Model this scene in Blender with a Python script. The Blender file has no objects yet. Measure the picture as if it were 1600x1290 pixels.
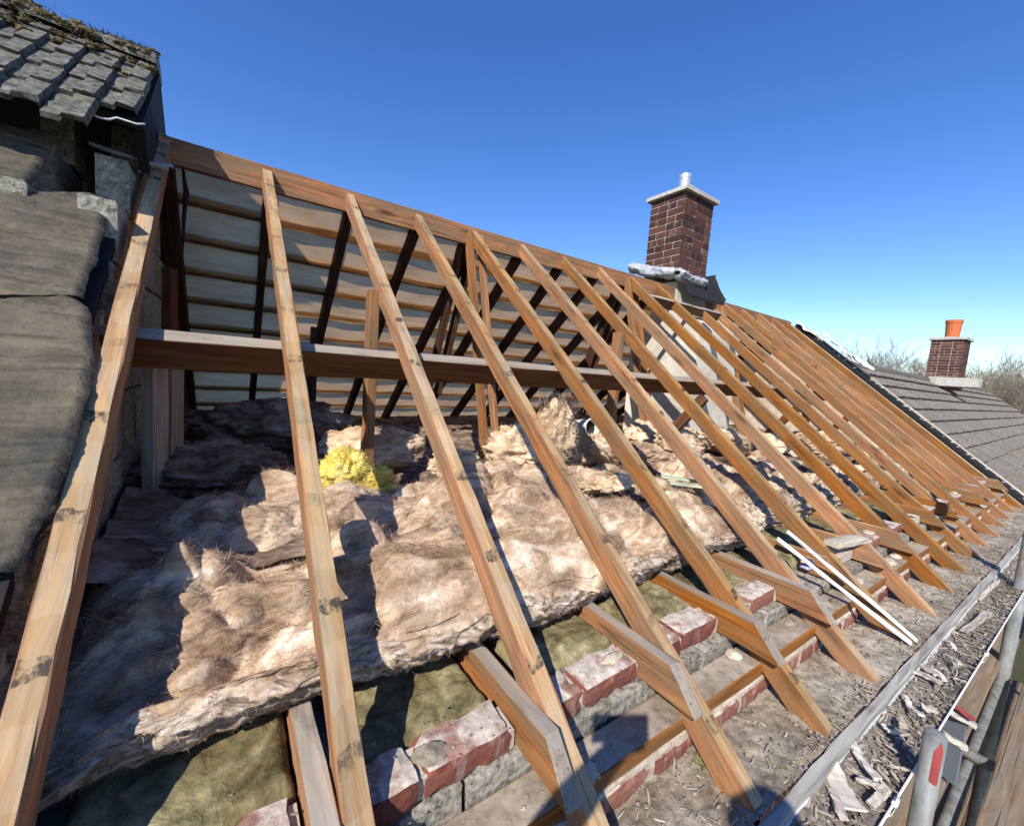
import bpy, math, random
import numpy as np
from mathutils import Matrix, Vector

# ------------------------------------------------------------------ camera, sky, sun
SC = bpy.context.scene
COL = SC.collection
P_ = math.radians(39.7084)              # roof pitch
TP, SP, CP = math.tan(P_), math.sin(P_), math.cos(P_)
S = 0.45                                # rafter spacing
CAM = np.array([0.26285, -2.86266, -1.05408])
RM = np.array([[0.82054556, -0.56723135, 0.0703817],
               [0.00141575, -0.12111778, -0.99263713],
               [0.57157938, 0.81460363, -0.0985796]])
FPX = 639.93
cd = bpy.data.cameras.new('camera')
cam = bpy.data.objects.new('camera', cd); COL.objects.link(cam); SC.camera = cam
cd.sensor_fit = 'HORIZONTAL'; cd.sensor_width = 36.0; cd.lens = FPX / 1600 * 36.0
cd.clip_start = 0.02; cd.clip_end = 3000
r_, d_, f_ = RM
cam.matrix_world = Matrix(((r_[0], -d_[0], -f_[0], CAM[0]), (r_[1], -d_[1], -f_[1], CAM[1]),
                           (r_[2], -d_[2], -f_[2], CAM[2]), (0, 0, 0, 1)))
LIGHT = np.array([0.646, 0.432, -0.629]); LIGHT /= np.linalg.norm(LIGHT)   # direction the sunlight travels
world = bpy.data.worlds.new('World'); SC.world = world; world.use_nodes = True
wn = world.node_tree.nodes; wl = world.node_tree.links
sky = wn.new('ShaderNodeTexSky'); sky.sky_type = 'NISHITA'; sky.sun_disc = False
sky.sun_elevation = math.asin(-LIGHT[2]); sky.sun_rotation = math.atan2(-LIGHT[0], -LIGHT[1]) % (2 * math.pi)
sky.air_density = 1.0; sky.dust_density = 0.0; sky.ozone_density = 2.6; sky.altitude = 300
wn['Background'].inputs[1].default_value = 0.134
hs = wn.new('ShaderNodeHueSaturation'); hs.inputs['Hue'].default_value = .514; hs.inputs['Saturation'].default_value = 1.28; hs.inputs['Value'].default_value = 1.0
wl.new(sky.outputs[0], hs.inputs['Color']); wl.new(hs.outputs[0], wn['Background'].inputs[0])
sl = bpy.data.lights.new('sun', 'SUN'); sl.energy = 4.5; sl.angle = math.radians(0.53); sl.color = (1.0, 0.945, 0.86)
sun = bpy.data.objects.new('sun', sl); COL.objects.link(sun)
sun.rotation_mode = 'QUATERNION'; sun.rotation_quaternion = Vector(LIGHT).to_track_quat('-Z', 'Y')
SC.view_settings.view_transform = 'Standard'; SC.view_settings.look = 'None'
SC.view_settings.exposure = 0.62; SC.view_settings.gamma = 1.0; SC.view_settings.use_curve_mapping = False

# ------------------------------------------------------------------ helpers
rng = np.random.default_rng(7)
random.seed(7)
AV = np.array([0, -CP, -SP])            # down the front slope
NV = np.array([0, -SP, CP])             # normal of the front slope
def on_slope(x, s, off=0.0, z0=0.0):    # x along the ridge, s metres down the slope, off above it
    return np.array([x, 0, z0]) + AV * s + NV * off
def drift(x): return -0.025 * (x - 1.4)

def hash3(ix, iy, iz, seed):
    h = (ix * 374761393 + iy * 668265263 + iz * 2147483647 + seed * 974634777) & 0xffffffff
    h = ((h ^ (h >> 13)) * 1274126177) & 0xffffffff
    h = ((h ^ (h >> 16)) * 2246822519) & 0xffffffff
    return ((h ^ (h >> 15)) & 0xffffff) / float(0xffffff)
def vnoise(x, y, z, seed=0):
    x, y, z = np.broadcast_arrays(np.asarray(x, float), np.asarray(y, float), np.asarray(z, float))
    fx, fy, fz = np.floor(x), np.floor(y), np.floor(z)
    ix, iy, iz = fx.astype(np.int64), fy.astype(np.int64), fz.astype(np.int64)
    tx, ty, tz = x - fx, y - fy, z - fz
    tx = tx * tx * (3 - 2 * tx); ty = ty * ty * (3 - 2 * ty); tz = tz * tz * (3 - 2 * tz)
    r = 0
    for a in (0, 1):
        for b in (0, 1):
            for c in (0, 1):
                w = (tx if a else 1 - tx) * (ty if b else 1 - ty) * (tz if c else 1 - tz)
                r = r + w * hash3(ix + a, iy + b, iz + c, seed)
    return r * 2 - 1
def fbm(x, y, z, o=4, seed=0):
    r, a, f, t = 0, 1.0, 1.0, 0
    for i in range(o):
        r = r + a * vnoise(x * f, y * f, z * f, seed + i * 13); t += a; a *= .5; f *= 2.03
    return r / t

def tag(o, label=None, cat=None, group=None, kind=None):
    if label: o['label'] = label
    if cat: o['category'] = cat
    if group: o['group'] = group
    if kind: o['kind'] = kind
    return o
def thing(name, label, cat, loc=(0, 0, 0), group=None):
    o = bpy.data.objects.new(name, None); COL.objects.link(o); o.location = loc; o.empty_display_size = .1
    return tag(o, label, cat, group)
def link(name, me, parent=None, mw=None):
    o = bpy.data.objects.new(name, me); COL.objects.link(o)
    if parent is not None:
        o.parent = parent
        pm = Matrix.Identity(4); q = parent
        while q is not None: pm = q.matrix_basis @ pm; q = q.parent
        mw = pm.inverted() @ (mw if mw is not None else Matrix.Identity(4))
    if mw is not None: o.matrix_basis = mw
    return o
def mesh(name, verts, faces, mats, idx=None, smooth=False):
    me = bpy.data.meshes.new(name)
    me.from_pydata([tuple(map(float, v)) for v in verts], [], [tuple(map(int, f)) for f in faces])
    for m in (mats if isinstance(mats, (list, tuple)) else [mats]): me.materials.append(m)
    if idx is not None: me.polygons.foreach_set('material_index', np.asarray(idx, np.int32))
    if smooth: me.polygons.foreach_set('use_smooth', np.ones(len(me.polygons), bool))
    me.update(); return me
def frame(o, x, z):
    x = np.asarray(x, float); x = x / np.linalg.norm(x); z = np.asarray(z, float)
    z = z - x * (z @ x); z = z / np.linalg.norm(z); y = np.cross(z, x)
    return Matrix(((x[0], y[0], z[0], o[0]), (x[1], y[1], z[1], o[1]), (x[2], y[2], z[2], o[2]), (0, 0, 0, 1)))
def beam_mesh(L, w, d, mats, n=16, skew0=0., skew1=0., jit=.0015, ch=.003, seed=0, bow=0.0):
    """timber along local X, top face at z=0 and bottom at z=-d; slot 1 is the top face"""
    g = np.random.default_rng(seed)
    sec = [(-w/2+ch, 0), (w/2-ch, 0), (w/2, -ch), (w/2, -d+ch), (w/2-ch, -d), (-w/2+ch, -d), (-w/2, -d+ch), (-w/2, -ch)]
    V = []; F = []; I = []
    by = bow * g.uniform(-1, 1); bz = bow * g.uniform(-1, 1)
    for i in range(n + 1):
        t = i / n
        for (y, z) in sec:
            k = skew0 * (1 - t) + skew1 * t
            e = math.sin(math.pi * t)
            V.append((t * L - z * k, y + g.normal() * jit + by * e, z + g.normal() * jit + bz * e))
    for i in range(n):
        for j in range(8):
            a = i * 8 + j; b = i * 8 + (j + 1) % 8
            F.append((a, a + 8, b + 8, b)); I.append(1 if (j == 0 and len(mats) > 1) else 0)
    F.append(tuple(range(8))); I.append(len(mats) - 1 if len(mats) > 2 else 0)
    F.append(tuple(n * 8 + 7 - j for j in range(8))); I.append(len(mats) - 1 if len(mats) > 2 else 0)
    return mesh('timber', V, F, mats, I)
def beam(name, p0, p1, w, d, up, mats, parent=None, **k):
    p0 = np.asarray(p0, float); p1 = np.asarray(p1, float)
    me = beam_mesh(np.linalg.norm(p1 - p0), w, d, mats if isinstance(mats, list) else [mats], **k)
    return link(name, me, parent, frame(p0, p1 - p0, up))
def cbox_mesh(sx, sy, sz, mats, ch=.004, jit=0., seed=0, top=False):
    """chamfered box centred in x,y with its base at z=0; slot 1 = top when asked"""
    g = np.random.default_rng(seed); V = []; F = []; I = []
    xs, ys, zs = sx/2, sy/2, sz
    def rect(x, y, z): return [(-x, -y, z), (x, -y, z), (x, y, z), (-x, y, z)]
    for (x, y, z) in ((xs-ch, ys-ch, 0), (xs, ys, ch), (xs, ys, zs-ch), (xs-ch, ys-ch, zs)):
        V += rect(x, y, z)
    V = [(a + g.normal()*jit, b + g.normal()*jit, c + g.normal()*jit) for a, b, c in V]
    F.append((3, 2, 1, 0)); I.append(0)
    for r in range(3):
        for j in range(4):
            a = r*4+j; b = r*4+(j+1) % 4
            F.append((a, b, b+4, a+4)); I.append(0)
    F.append((12, 13, 14, 15)); I.append(1 if top else 0)
    return mesh('block', V, F, mats, I)
def tube_mesh(pts, rads, mat, n=10, cap=True, smooth=True):
    pts = [np.asarray(p, float) for p in pts]; V = []; F = []
    up = np.array([0.13, 0.21, 0.97])
    for i, p in enumerate(pts):
        a = pts[max(i-1, 0)]; b = pts[min(i+1, len(pts)-1)]; t = b - a; t /= np.linalg.norm(t) + 1e-9
        u = np.cross(t, up)
        if np.linalg.norm(u) < .05: u = np.cross(t, [1, 0, 0])
        u /= np.linalg.norm(u); v = np.cross(t, u)
        r = rads[i] if hasattr(rads, '__len__') else rads
        for j in range(n):
            c, s = math.cos(2*math.pi*j/n), math.sin(2*math.pi*j/n); V.append(p + (u*c + v*s)*r)
    for i in range(len(pts)-1):
        for j in range(n):
            a = i*n+j; b = i*n+(j+1) % n; F.append((a, b, b+n, a+n))
    if cap: F.append(tuple(range(n-1, -1, -1))); F.append(tuple((len(pts)-1)*n+j for j in range(n)))
    return mesh('tube', V, F, mat, smooth=smooth)
def grid_mesh(X, mats, smooth=True, close=False):
    """X: array (nu,nv,3)"""
    nu, nv = X.shape[:2]
    i, j = np.meshgrid(np.arange(nu-1), np.arange(nv-1), indexing='ij'); a = (i*nv+j).ravel()
    F = np.stack([a, a+nv, a+nv+1, a+1], 1)
    me = bpy.data.meshes.new('sheet')
    me.vertices.add(nu*nv); me.vertices.foreach_set('co', X.reshape(-1).astype(np.float32))
    me.loops.add(len(F)*4); me.loops.foreach_set('vertex_index', F.ravel().astype(np.int32))
    me.polygons.add(len(F)); me.polygons.foreach_set('loop_start', np.arange(0, len(F)*4, 4, dtype=np.int32))
    for m in (mats if isinstance(mats, list) else [mats]): me.materials.append(m)
    if smooth: me.polygons.foreach_set('use_smooth', np.ones(len(F), bool))
    me.update(); me.validate(); return me

# ------------------------------------------------------------------ materials
MT = {}
class NB:
    def __init__(s, name):
        s.m = bpy.data.materials.new(name); s.m.use_nodes = True; s.t = s.m.node_tree; s.n = s.t.nodes
        s.b = s.n['Principled BSDF']; s.l = s.t.links; MT[name] = s.m
    def new(s, t, **k):
        x = s.n.new(t)
        for a, v in k.items(): setattr(x, a, v)
        return x
    def coord(s, scale=(1, 1, 1), rand=True, out='Object'):
        tc = s.new('ShaderNodeTexCoord'); mp = s.new('ShaderNodeMapping'); mp.inputs['Scale'].default_value = scale
        src = tc.outputs[out]
        if rand:
            oi = s.new('ShaderNodeObjectInfo'); vm = s.new('ShaderNodeVectorMath', operation='MULTIPLY_ADD')
            cv = s.new('ShaderNodeCombineXYZ')
            for q in range(3): s.l.new(oi.outputs['Random'], cv.inputs[q])
            s.l.new(cv.outputs[0], vm.inputs[0]); vm.inputs[1].default_value = (37, 53, 71); s.l.new(src, vm.inputs[2]); src = vm.outputs[0]
        s.l.new(src, mp.inputs[0]); return mp.outputs[0]
    def noise(s, v, scale, det=5, rough=.6, dist=0.):
        x = s.new('ShaderNodeTexNoise'); s.l.new(v, x.inputs['Vector']); x.inputs['Scale'].default_value = scale
        x.inputs['Detail'].default_value = det; x.inputs['Roughness'].default_value = rough; x.inputs['Distortion'].default_value = dist
        return x.outputs['Fac']
    def ramp(s, f, stops):
        x = s.new('ShaderNodeValToRGB'); s.l.new(f, x.inputs[0]); e = x.color_ramp.elements
        while len(e) < len(stops): e.new(.5)
        for i, (p, c) in enumerate(stops):
            e[i].position = p; e[i].color = (*c, 1) if len(c) == 3 else c
        return x.outputs[0]
    def mix(s, f, a, b, mode='MIX'):
        x = s.new('ShaderNodeMix', data_type='RGBA', blend_type=mode)
        for i, v in ((0, f), (6, a), (7, b)):
            if isinstance(v, bpy.types.NodeSocket): s.l.new(v, x.inputs[i])
            else: x.inputs[i].default_value = v if i == 0 else (*v, 1)
        return x.outputs[2]
    def math(s, op, a, b=None, c=None):
        x = s.new('ShaderNodeMath', operation=op)
        for i, v in enumerate((a, b, c)):
            if v is None: continue
            if isinstance(v, bpy.types.NodeSocket): s.l.new(v, x.inputs[i])
            else: x.inputs[i].default_value = v
        return x.outputs[0]
    def rand(s): return s.new('ShaderNodeObjectInfo').outputs['Random']
    def done(s, col, rough=.8, bump=None, bs=.3, bd=.01, spec=.3, metal=0.):
        if isinstance(col, bpy.types.NodeSocket): s.l.new(col, s.b.inputs['Base Color'])
        else: s.b.inputs['Base Color'].default_value = (*col, 1)
        if isinstance(rough, bpy.types.NodeSocket): s.l.new(rough, s.b.inputs['Roughness'])
        else: s.b.inputs['Roughness'].default_value = rough
        s.b.inputs['Specular IOR Level'].default_value = spec; s.b.inputs['Metallic'].default_value = metal
        if bump is not None:
            bn = s.new('ShaderNodeBump'); bn.inputs['Strength'].default_value = bs; bn.inputs['Distance'].default_value = bd
            s.l.new(bump, bn.inputs['Height']); s.l.new(bn.outputs[0], s.b.inputs['Normal'])
        return s.m

def wood(name, lo, mid, hi, grey=None, greyamt=0., stains=False, bs=.35):
    b = NB(name)
    v = b.coord((1.6, 26, 26)); v2 = b.coord((.9, 5, 5))
    g = b.noise(v, 1.6, 7, .62, .7); g2 = b.noise(v2, 2.2, 3, .5)
    c = b.ramp(g, [(.28, lo), (.5, mid), (.72, hi)])
    c = b.mix(.55, c, b.ramp(g2, [(.3, (.45, .42, .4)), (.55, (1, 1, 1)), (.75, (1.0, .93, .82))]), 'MULTIPLY')
    kn = b.new('ShaderNodeTexVoronoi'); b.l.new(b.coord((2.1, 9, 9)), kn.inputs['Vector']); kn.inputs['Scale'].default_value = 1.0
    kf = b.ramp(kn.outputs['Distance'], [(.05, (1, 1, 1)), (.2, (0, 0, 0))])
    c = b.mix(kf, c, tuple(x * .3 for x in lo))
    if grey:
        gm = b.ramp(b.noise(b.coord((1.4, 11, 11)), 2.0, 5, .65), [(.5 - greyamt * .35, (0, 0, 0)), (.78 - greyamt * .3, (1, 1, 1))])
        c = b.mix(gm, c, b.mix(g, tuple(x * .6 for x in grey), tuple(x * 1.3 for x in grey)))
    if stains:   # marks left by the old tile battens
        sp = b.new('ShaderNodeSeparateXYZ'); tc = b.new('ShaderNodeTexCoord'); b.l.new(tc.outputs['Object'], sp.inputs[0])
        ph = b.math('MULTIPLY_ADD', sp.outputs[0], 1 / .285, b.math('MULTIPLY', b.rand(), .3))
        ns = b.noise(b.coord((4, 14, 14)), 1.5, 4, .6)
        fr = b.math('FRACT', b.math('ADD', ph, b.math('MULTIPLY', ns, .22)))
        band = b.math('MULTIPLY', b.math('LESS_THAN', fr, .125), b.math('MULTIPLY', b.ramp(b.noise(b.coord((11, 17, 17)), 3, 4, .7), [(.40, (0, 0, 0)), (.56, (1, 1, 1))]), b.ramp(b.noise(b.coord((2.3, .5, .5)), 1.3, 1, .5), [(.40, (.25, .25, .25)), (.6, (1, 1, 1))])))
        c = b.mix(b.math('MULTIPLY', band, .92), c, (.032, .026, .022))
        c = b.mix(b.math('MULTIPLY', b.math('LESS_THAN', b.math('ABSOLUTE', b.math('SUBTRACT', fr, .55)), .2), .16), c, b.mix(g, (.34, .25, .16), (.6, .46, .31)))
    ck = b.ramp(b.noise(b.coord((.8, 75, 75)), 1.3, 2, .5, .3), [(.30, (1, 1, 1)), (.345, (0, 0, 0))])
    c = b.mix(b.math('MULTIPLY', ck, .75), c, tuple(x * .22 for x in lo))
    dr = b.ramp(b.noise(b.coord((3.2, 14, 14)), 1.4, 5, .7), [(.56, (0, 0, 0)), (.74, (.7, .7, .7))])
    c = b.mix(dr, c, (.085, .062, .045))
    hv = b.new('ShaderNodeHueSaturation'); b.l.new(c, hv.inputs['Color'])
    b.l.new(b.math('MULTIPLY_ADD', b.rand(), .34, .82), hv.inputs['Value']); b.l.new(b.math('MULTIPLY_ADD', b.rand(), -.22, 1.08), hv.inputs['Saturation'])
    return b.done(hv.outputs[0], .78, g, bs, .004, .25)
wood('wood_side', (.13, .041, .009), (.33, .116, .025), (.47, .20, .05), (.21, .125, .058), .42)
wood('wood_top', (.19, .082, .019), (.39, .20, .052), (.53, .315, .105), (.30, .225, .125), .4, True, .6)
wood('wood_old', (.20, .14, .09), (.32, .24, .16), (.44, .35, .25), (.30, .26, .21), .7)
wood('wood_shade', (.02, .008, .005), (.045, .018, .009), (.08, .034, .016), None)  # frame timber darkened: the unlit rear side's shade is in this colour
wood('wood_brown', (.06, .02, .007), (.125, .046, .015), (.20, .08, .03), None)
wood('wood_grey', (.13, .12, .10), (.27, .25, .21), (.43, .40, .34), (.38, .36, .31), .6, False, .9)
wood('wood_pale', (.38, .30, .21), (.58, .49, .37), (.72, .64, .52), (.5, .46, .4), .4)
wood('scaffold_plank', (.16, .10, .055), (.27, .18, .10), (.38, .27, .165), (.25, .205, .155), .5)

def brick(name, cols, effl=.35, bump=.5):
    b = NB(name); v = b.coord((1, 1, 1))
    c = b.ramp(b.rand(), cols)
    n = b.noise(v, 55, 5, .65); c = b.mix(.55, c, b.ramp(n, [(.3, (.5, .46, .45)), (.6, (1, 1, 1)), (.8, (1.25, 1.2, 1.15))]), 'MULTIPLY')
    e = b.ramp(b.noise(b.coord((26, 26, 4)), 1.0, 4, .6), [(.62 - effl * .1, (0, 0, 0)), (.85 - effl * .1, (.6, .6, .6))])
    c = b.mix(e, c, (.5, .43, .36))
    return b.done(c, .9, n, bump, .004, .2)
brick('brick_red', [(0, (.16, .052, .038)), (.5, (.225, .085, .058)), (1, (.30, .135, .095))], .6)
brick('brick_dark', [(0, (.045, .022, .019)), (.45, (.088, .038, .029)), (.8, (.12, .05, .036)), (1, (.17, .078, .055))], .3, .8)
b = NB('brick_top'); v = b.coord(); n = b.noise(v, 34, 6, .65); n2 = b.noise(v, 13, 4, .6)
c = b.mix(b.ramp(n2, [(.40, (0, 0, 0)), (.52, (1, 1, 1))]), b.ramp(n, [(.3, (.20, .105, .075)), (.6, (.34, .20, .15))]), b.ramp(n, [(.3, (.34, .285, .22)), (.55, (.54, .47, .385)), (.75, (.68, .62, .53))]))
b.done(c, .92, b.math('ADD', n, b.math('MULTIPLY', n2, 1.2)), .8, .006, .2)
def rough(name, stops, scale=30, bs=.6, bd=.006, scale2=4, tint=((.7, .68, .64), (1, 1, 1)), rough_=.92, spec=.2):
    b = NB(name); v = b.coord()
    n = b.noise(v, scale, 7, .68); n2 = b.noise(v, scale2, 4, .55)
    c = b.mix(.8, b.ramp(n, stops), b.ramp(n2, [(.35, tint[0]), (.62, tint[1])]), 'MULTIPLY')
    return b.done(c, rough_, n, bs, bd, spec)
rough('mortar', [(.3, (.36, .29, .22)), (.5, (.55, .47, .375)), (.72, (.70, .63, .54))], 38)
rough('block', [(.35, (.12, .11, .09)), (.5, (.31, .285, .235)), (.68, (.52, .485, .41))], 55, .9, .008)
rough('ledge', [(.3, (.20, .165, .12)), (.5, (.37, .315, .24)), (.72, (.52, .465, .375))], 34, .9, .010, 6.5, ((.38, .34, .30), (1, 1, 1)))
rough('dust', [(.3, (.22, .18, .13)), (.5, (.36, .305, .235)), (.72, (.47, .41, .33))], 30, .5, .005, 6, ((.55, .5, .45), (1, 1, 1)))
rough('soil', [(.3, (.10, .085, .068)), (.5, (.24, .205, .17)), (.7, (.42, .375, .32))], 60, .9, .01, 9)
rough('render', [(.3, (.52, .48, .40)), (.6, (.68, .64, .55))], 14, .4, .006, 2)
rough('plaster', [(.3, (.4, .38, .35)), (.6, (.5, .48, .45))], 20)
rough('tile_new', [(.32, (.11, .097, .078)), (.52, (.205, .183, .15)), (.72, (.32, .29, .24))], 24, .5, .004, 1.7, ((.72, .7, .68), (1.05, 1.02, 1)))
rough('white_cap', [(.3, (.33, .31, .27)), (.6, (.55, .525, .47))], 24, .4)
rough('bark', [(.3, (.10, .085, .07)), (.6, (.22, .19, .155))], 8, .5)
rough('twig', [(.3, (.14, .115, .085)), (.6, (.25, .21, .155))], 3, .2)
rough('leaf_litter', [(.3, (.2, .16, .11)), (.5, (.38, .33, .26)), (.7, (.56, .52, .45))], 9, .3)
rough('ground', [(.3, (.035, .04, .018)), (.6, (.075, .075, .04))], .6, .2, .02, .05)
rough('moss', [(.3, (.03, .026, .014)), (.5, (.10, .08, .038)), (.75, (.30, .235, .12))], 60, .9, .01, 8)
rough('pipe_cream', [(.3, (.55, .54, .46)), (.6, (.66, .65, .56))], 10, .1)
rough('pale_green', [(.3, (.36, .42, .29)), (.6, (.5, .56, .41))], 10, .2)
b = NB('brick_wall'); bt = b.new('ShaderNodeTexBrick'); b.l.new(b.coord((1, 1, 1), False), bt.inputs['Vector'])
bt.inputs['Scale'].default_value = 4.4; bt.inputs['Color1'].default_value = (.24, .08, .055, 1); bt.inputs['Color2'].default_value = (.18, .06, .045, 1); bt.inputs['Mortar'].default_value = (.4, .36, .3, 1)
b.done(bt.outputs['Color'], .9)

b = NB('tile_old'); v = b.coord()
n = b.noise(v, 34, 7, .7); c = b.ramp(n, [(.33, (.035, .035, .028)), (.48, (.105, .10, .085)), (.62, (.185, .178, .15)), (.76, (.31, .30, .26))])
pit = b.ramp(b.noise(v, 70, 3, .5), [(.3, (.22, .2, .18)), (.4, (1, 1, 1))]); c = b.mix(.9, c, pit, 'MULTIPLY')
ml = b.ramp(b.noise(v, 9, 4, .6), [(.55, (0, 0, 0)), (.72, (.55, .55, .55))]); c = b.mix(ml, c, (.19, .19, .11)); b.done(c, .95, n, .8, .006, .15)

b = NB('felt_back'); v = b.coord((2, 9, 9), False); n = b.noise(v, 1.6, 6, .6, .8); n2 = b.noise(b.coord((1, 1, 1), False), 2.1, 3, .5)
c = b.ramp(n, [(.3, (.52, .32, .165)), (.55, (.66, .42, .225)), (.75, (.76, .51, .295))]); c = b.mix(.6, c, b.ramp(n2, [(.35, (.72, .70, .68)), (.6, (1, 1, 1))]), 'MULTIPLY')
b.done(c, .9, n, .35, .008, .1)
tl = b.new('ShaderNodeBsdfTranslucent'); b.l.new(c, tl.inputs[0]); ms = b.new('ShaderNodeMixShader'); ms.inputs[0].default_value = .85
b.l.new(b.b.outputs[0], ms.inputs[1]); b.l.new(tl.outputs[0], ms.inputs[2]); b.l.new(ms.outputs[0], b.n['Material Output'].inputs[0])
b = NB('felt_left'); v = b.coord((3, 34, 34), True); n = b.noise(v, 1.0, 6, .65, .8); n2 = b.noise(b.coord((1, 1, 1)), 3.2, 5, .6)
c = b.ramp(n2, [(.30, (.028, .026, .024)), (.42, (.068, .060, .046)), (.55, (.125, .104, .070)), (.72, (.185, .152, .098))]); c = b.mix(.55, c, b.ramp(n, [(.36, (.22, .21, .20)), (.47, (.8, .8, .8)), (.56, (1, 1, 1)), (.72, (1.7, 1.66, 1.55))]), 'MULTIPLY')
fl = b.ramp(b.noise(b.coord((1, 1, 1)), 26, 3, .5), [(.76, (0, 0, 0)), (.8, (.8, .8, .8))]); c = b.mix(fl, c, (.5, .48, .44))
b.done(c, .75, b.math('ADD', n, b.math('MULTIPLY', b.noise(b.coord((1, 1, 1)), 60, 4, .6), .5)), .9, .008, .25)

def fibre(name, dark, mid, light, pale, stretch=(5, 16, 16), bs=.9, warp=.16):
    b = NB(name)
    def warped(sc, amt, f):
        base = b.coord((1, 1, 1)); wn_ = b.new('ShaderNodeTexNoise'); b.l.new(base, wn_.inputs['Vector']); wn_.inputs['Scale'].default_value = f; wn_.inputs['Detail'].default_value = 3
        sub = b.new('ShaderNodeVectorMath', operation='MULTIPLY_ADD'); b.l.new(wn_.outputs['Color'], sub.inputs[0]); sub.inputs[1].default_value = (amt, amt, amt); b.l.new(base, sub.inputs[2])
        mp = b.new('ShaderNodeMapping'); mp.inputs['Scale'].default_value = sc; b.l.new(sub.outputs[0], mp.inputs[0]); return mp.outputs[0]
    v = warped(stretch, warp*2, 3.5); n = b.noise(v, 1.0, 6, .58, .4)
    fine = b.noise(warped(tuple(q*4.5 for q in stretch), warp, 7), 1.0, 4, .62, .3)
    n3 = b.noise(b.coord((2.2, 3.0, 3.0)), 1.6, 4, .55, .6)
    c = b.ramp(n, [(.30, dark), (.43, mid), (.55, light), (.70, pale)])
    c = b.mix(.75, c, b.ramp(n3, [(.32, (.30, .245, .21)), (.44, (.74, .66, .58)), (.55, (1.0, .98, .95)), (.66, (1.3, 1.28, 1.24))]), 'MULTIPLY')
    c = b.mix(.42, c, b.ramp(fine, [(.32, (.45, .40, .37)), (.5, (1, 1, 1)), (.7, (1.4, 1.38, 1.34))]), 'MULTIPLY')
    h = b.math('ADD', b.math('MULTIPLY', n, .55), b.math('MULTIPLY', fine, .45))
    m_ = b.done(c, 1.0, h, bs, .012, .03)
    b.b.inputs['Subsurface Weight'].default_value = .0; b.b.inputs['Subsurface Scale'].default_value = .012; b.b.inputs['Subsurface Radius'].default_value = (1, .8, .6)
    return m_
fibre('fibre_tan', (.17, .115, .078), (.37, .265, .18), (.54, .42, .305), (.74, .645, .52))
fibre('fibre_cream', (.30, .205, .12), (.52, .39, .255), (.68, .54, .385), (.80, .69, .54))
fibre('fibre_edge', (.11, .08, .06), (.30, .23, .17), (.52, .43, .34), (.78, .70, .60), (7, 60, 60))
fibre('fibre_shade', (.06, .045, .035), (.15, .108, .08), (.25, .185, .14), (.38, .30, .235))  # darker copy of the tan fibre, loft-corner shade put into its colour
fibre('fibre_yellow', (.42, .31, .05), (.64, .51, .11), (.78, .67, .20), (.84, .77, .38), (20, 20, 20))
fibre('fibre_green', (.085, .072, .035), (.165, .145, .075), (.24, .215, .115), (.36, .32, .20), (14, 14, 14), .8)
def plain(name, col, rough_=.5, metal=0., spec=.4, n=0, var=.15):
    b = NB(name); f = b.noise(b.coord(), 18, 4, .6)
    c = b.mix(f, tuple(x * (1 - var) for x in col), tuple(min(1, x * (1 + var)) for x in col))
    return b.done(c, rough_, f, .15, .003, spec, metal)
b = NB('galvanised'); v = b.coord((1, 1, .35)); n = b.noise(v, 22, 6, .65); n2 = b.noise(v, 7, 5, .65)
c = b.ramp(n, [(.3, (.13, .135, .13)), (.5, (.24, .25, .24)), (.7, (.36, .365, .345))]); c = b.mix(b.ramp(n2, [(.52, (0, 0, 0)), (.68, (.85, .85, .85))]), c, b.mix(n, (.16, .085, .045), (.34, .26, .19))); c = b.mix(b.ramp(b.noise(v, 14, 3, .5), [(.66, (0, 0, 0)), (.7, (.8, .8, .8))]), c, (.5, .47, .41))
b.done(c, .6, n, .3, .003, .4, .25)
plain('white_plastic', (.72, .72, .69), .4); plain('lead', (.42, .43, .44), .5, .25, .5, var=.45)
plain('terracotta', (.50, .13, .045), .8); plain('black_felt', (.018, .018, .019), .85, 0, .2, var=.4); plain('red_paint', (.28, .05, .045), .7, var=.6)
plain('slate_blue', (.13, .15, .18), .5); plain('cloth_navy', (.02, .025, .04), .9); plain('cloth_grey', (.05, .05, .055), .9); plain('skin', (.55, .34, .25), .6); plain('hair', (.05, .03, .02), .7)
plain('phone_black', (.02, .02, .02), .3); plain('steel_flue', (.62, .62, .60), .35, .6, .5); plain('nail', (.08, .06, .05), .6, .5); plain('packet', (.32, .30, .50), .4, var=.6)
WT = [MT['wood_side'], MT['wood_top'], MT['wood_old']]
WO = [MT['wood_side'], MT['wood_old'], MT['wood_old']]

# ------------------------------------------------------------------ ground and loft floor
g = link('ground', mesh('ground', [(-900, -900, -7.2), (900, -900, -7.2), (900, 900, -7.2), (-900, 900, -7.2)], [(0, 1, 2, 3)], MT['ground'])); tag(g, kind='structure')
me = cbox_mesh(7.5, 4.2, .03, [MT['plaster']]); o = link('loft_floor', me, None, Matrix.Translation((3.7, 0.02, -2.0))); tag(o, kind='structure')

# ------------------------------------------------------------------ the stripped roof frame
NR = 17
frame_ = thing('roof_frame', 'stripped timber roof frame of orange rafters, purlins, ridge board and joists', 'roof frame', (0, 0, -2.2))
LEN = [0] * (NR + 1)
for k in range(NR):
    x = k * S; yf = -2.50 + .8 * drift(x)
    s0 = 0.02
    if k == 10: s0 = .40
    if k == 11: s0 = .12
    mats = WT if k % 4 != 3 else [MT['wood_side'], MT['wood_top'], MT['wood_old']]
    wv = .047 + rng.uniform(-.002, .003)
    dx0, dx1 = rng.normal(0, .006, 2) if k not in (0, 1, 2, 3) else (0, 0)
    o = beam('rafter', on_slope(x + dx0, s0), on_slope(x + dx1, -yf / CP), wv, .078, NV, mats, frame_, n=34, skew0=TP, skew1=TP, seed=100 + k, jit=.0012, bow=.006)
    # bent batten nails left standing in the top edge
    LEN[k] = -yf / CP
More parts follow.
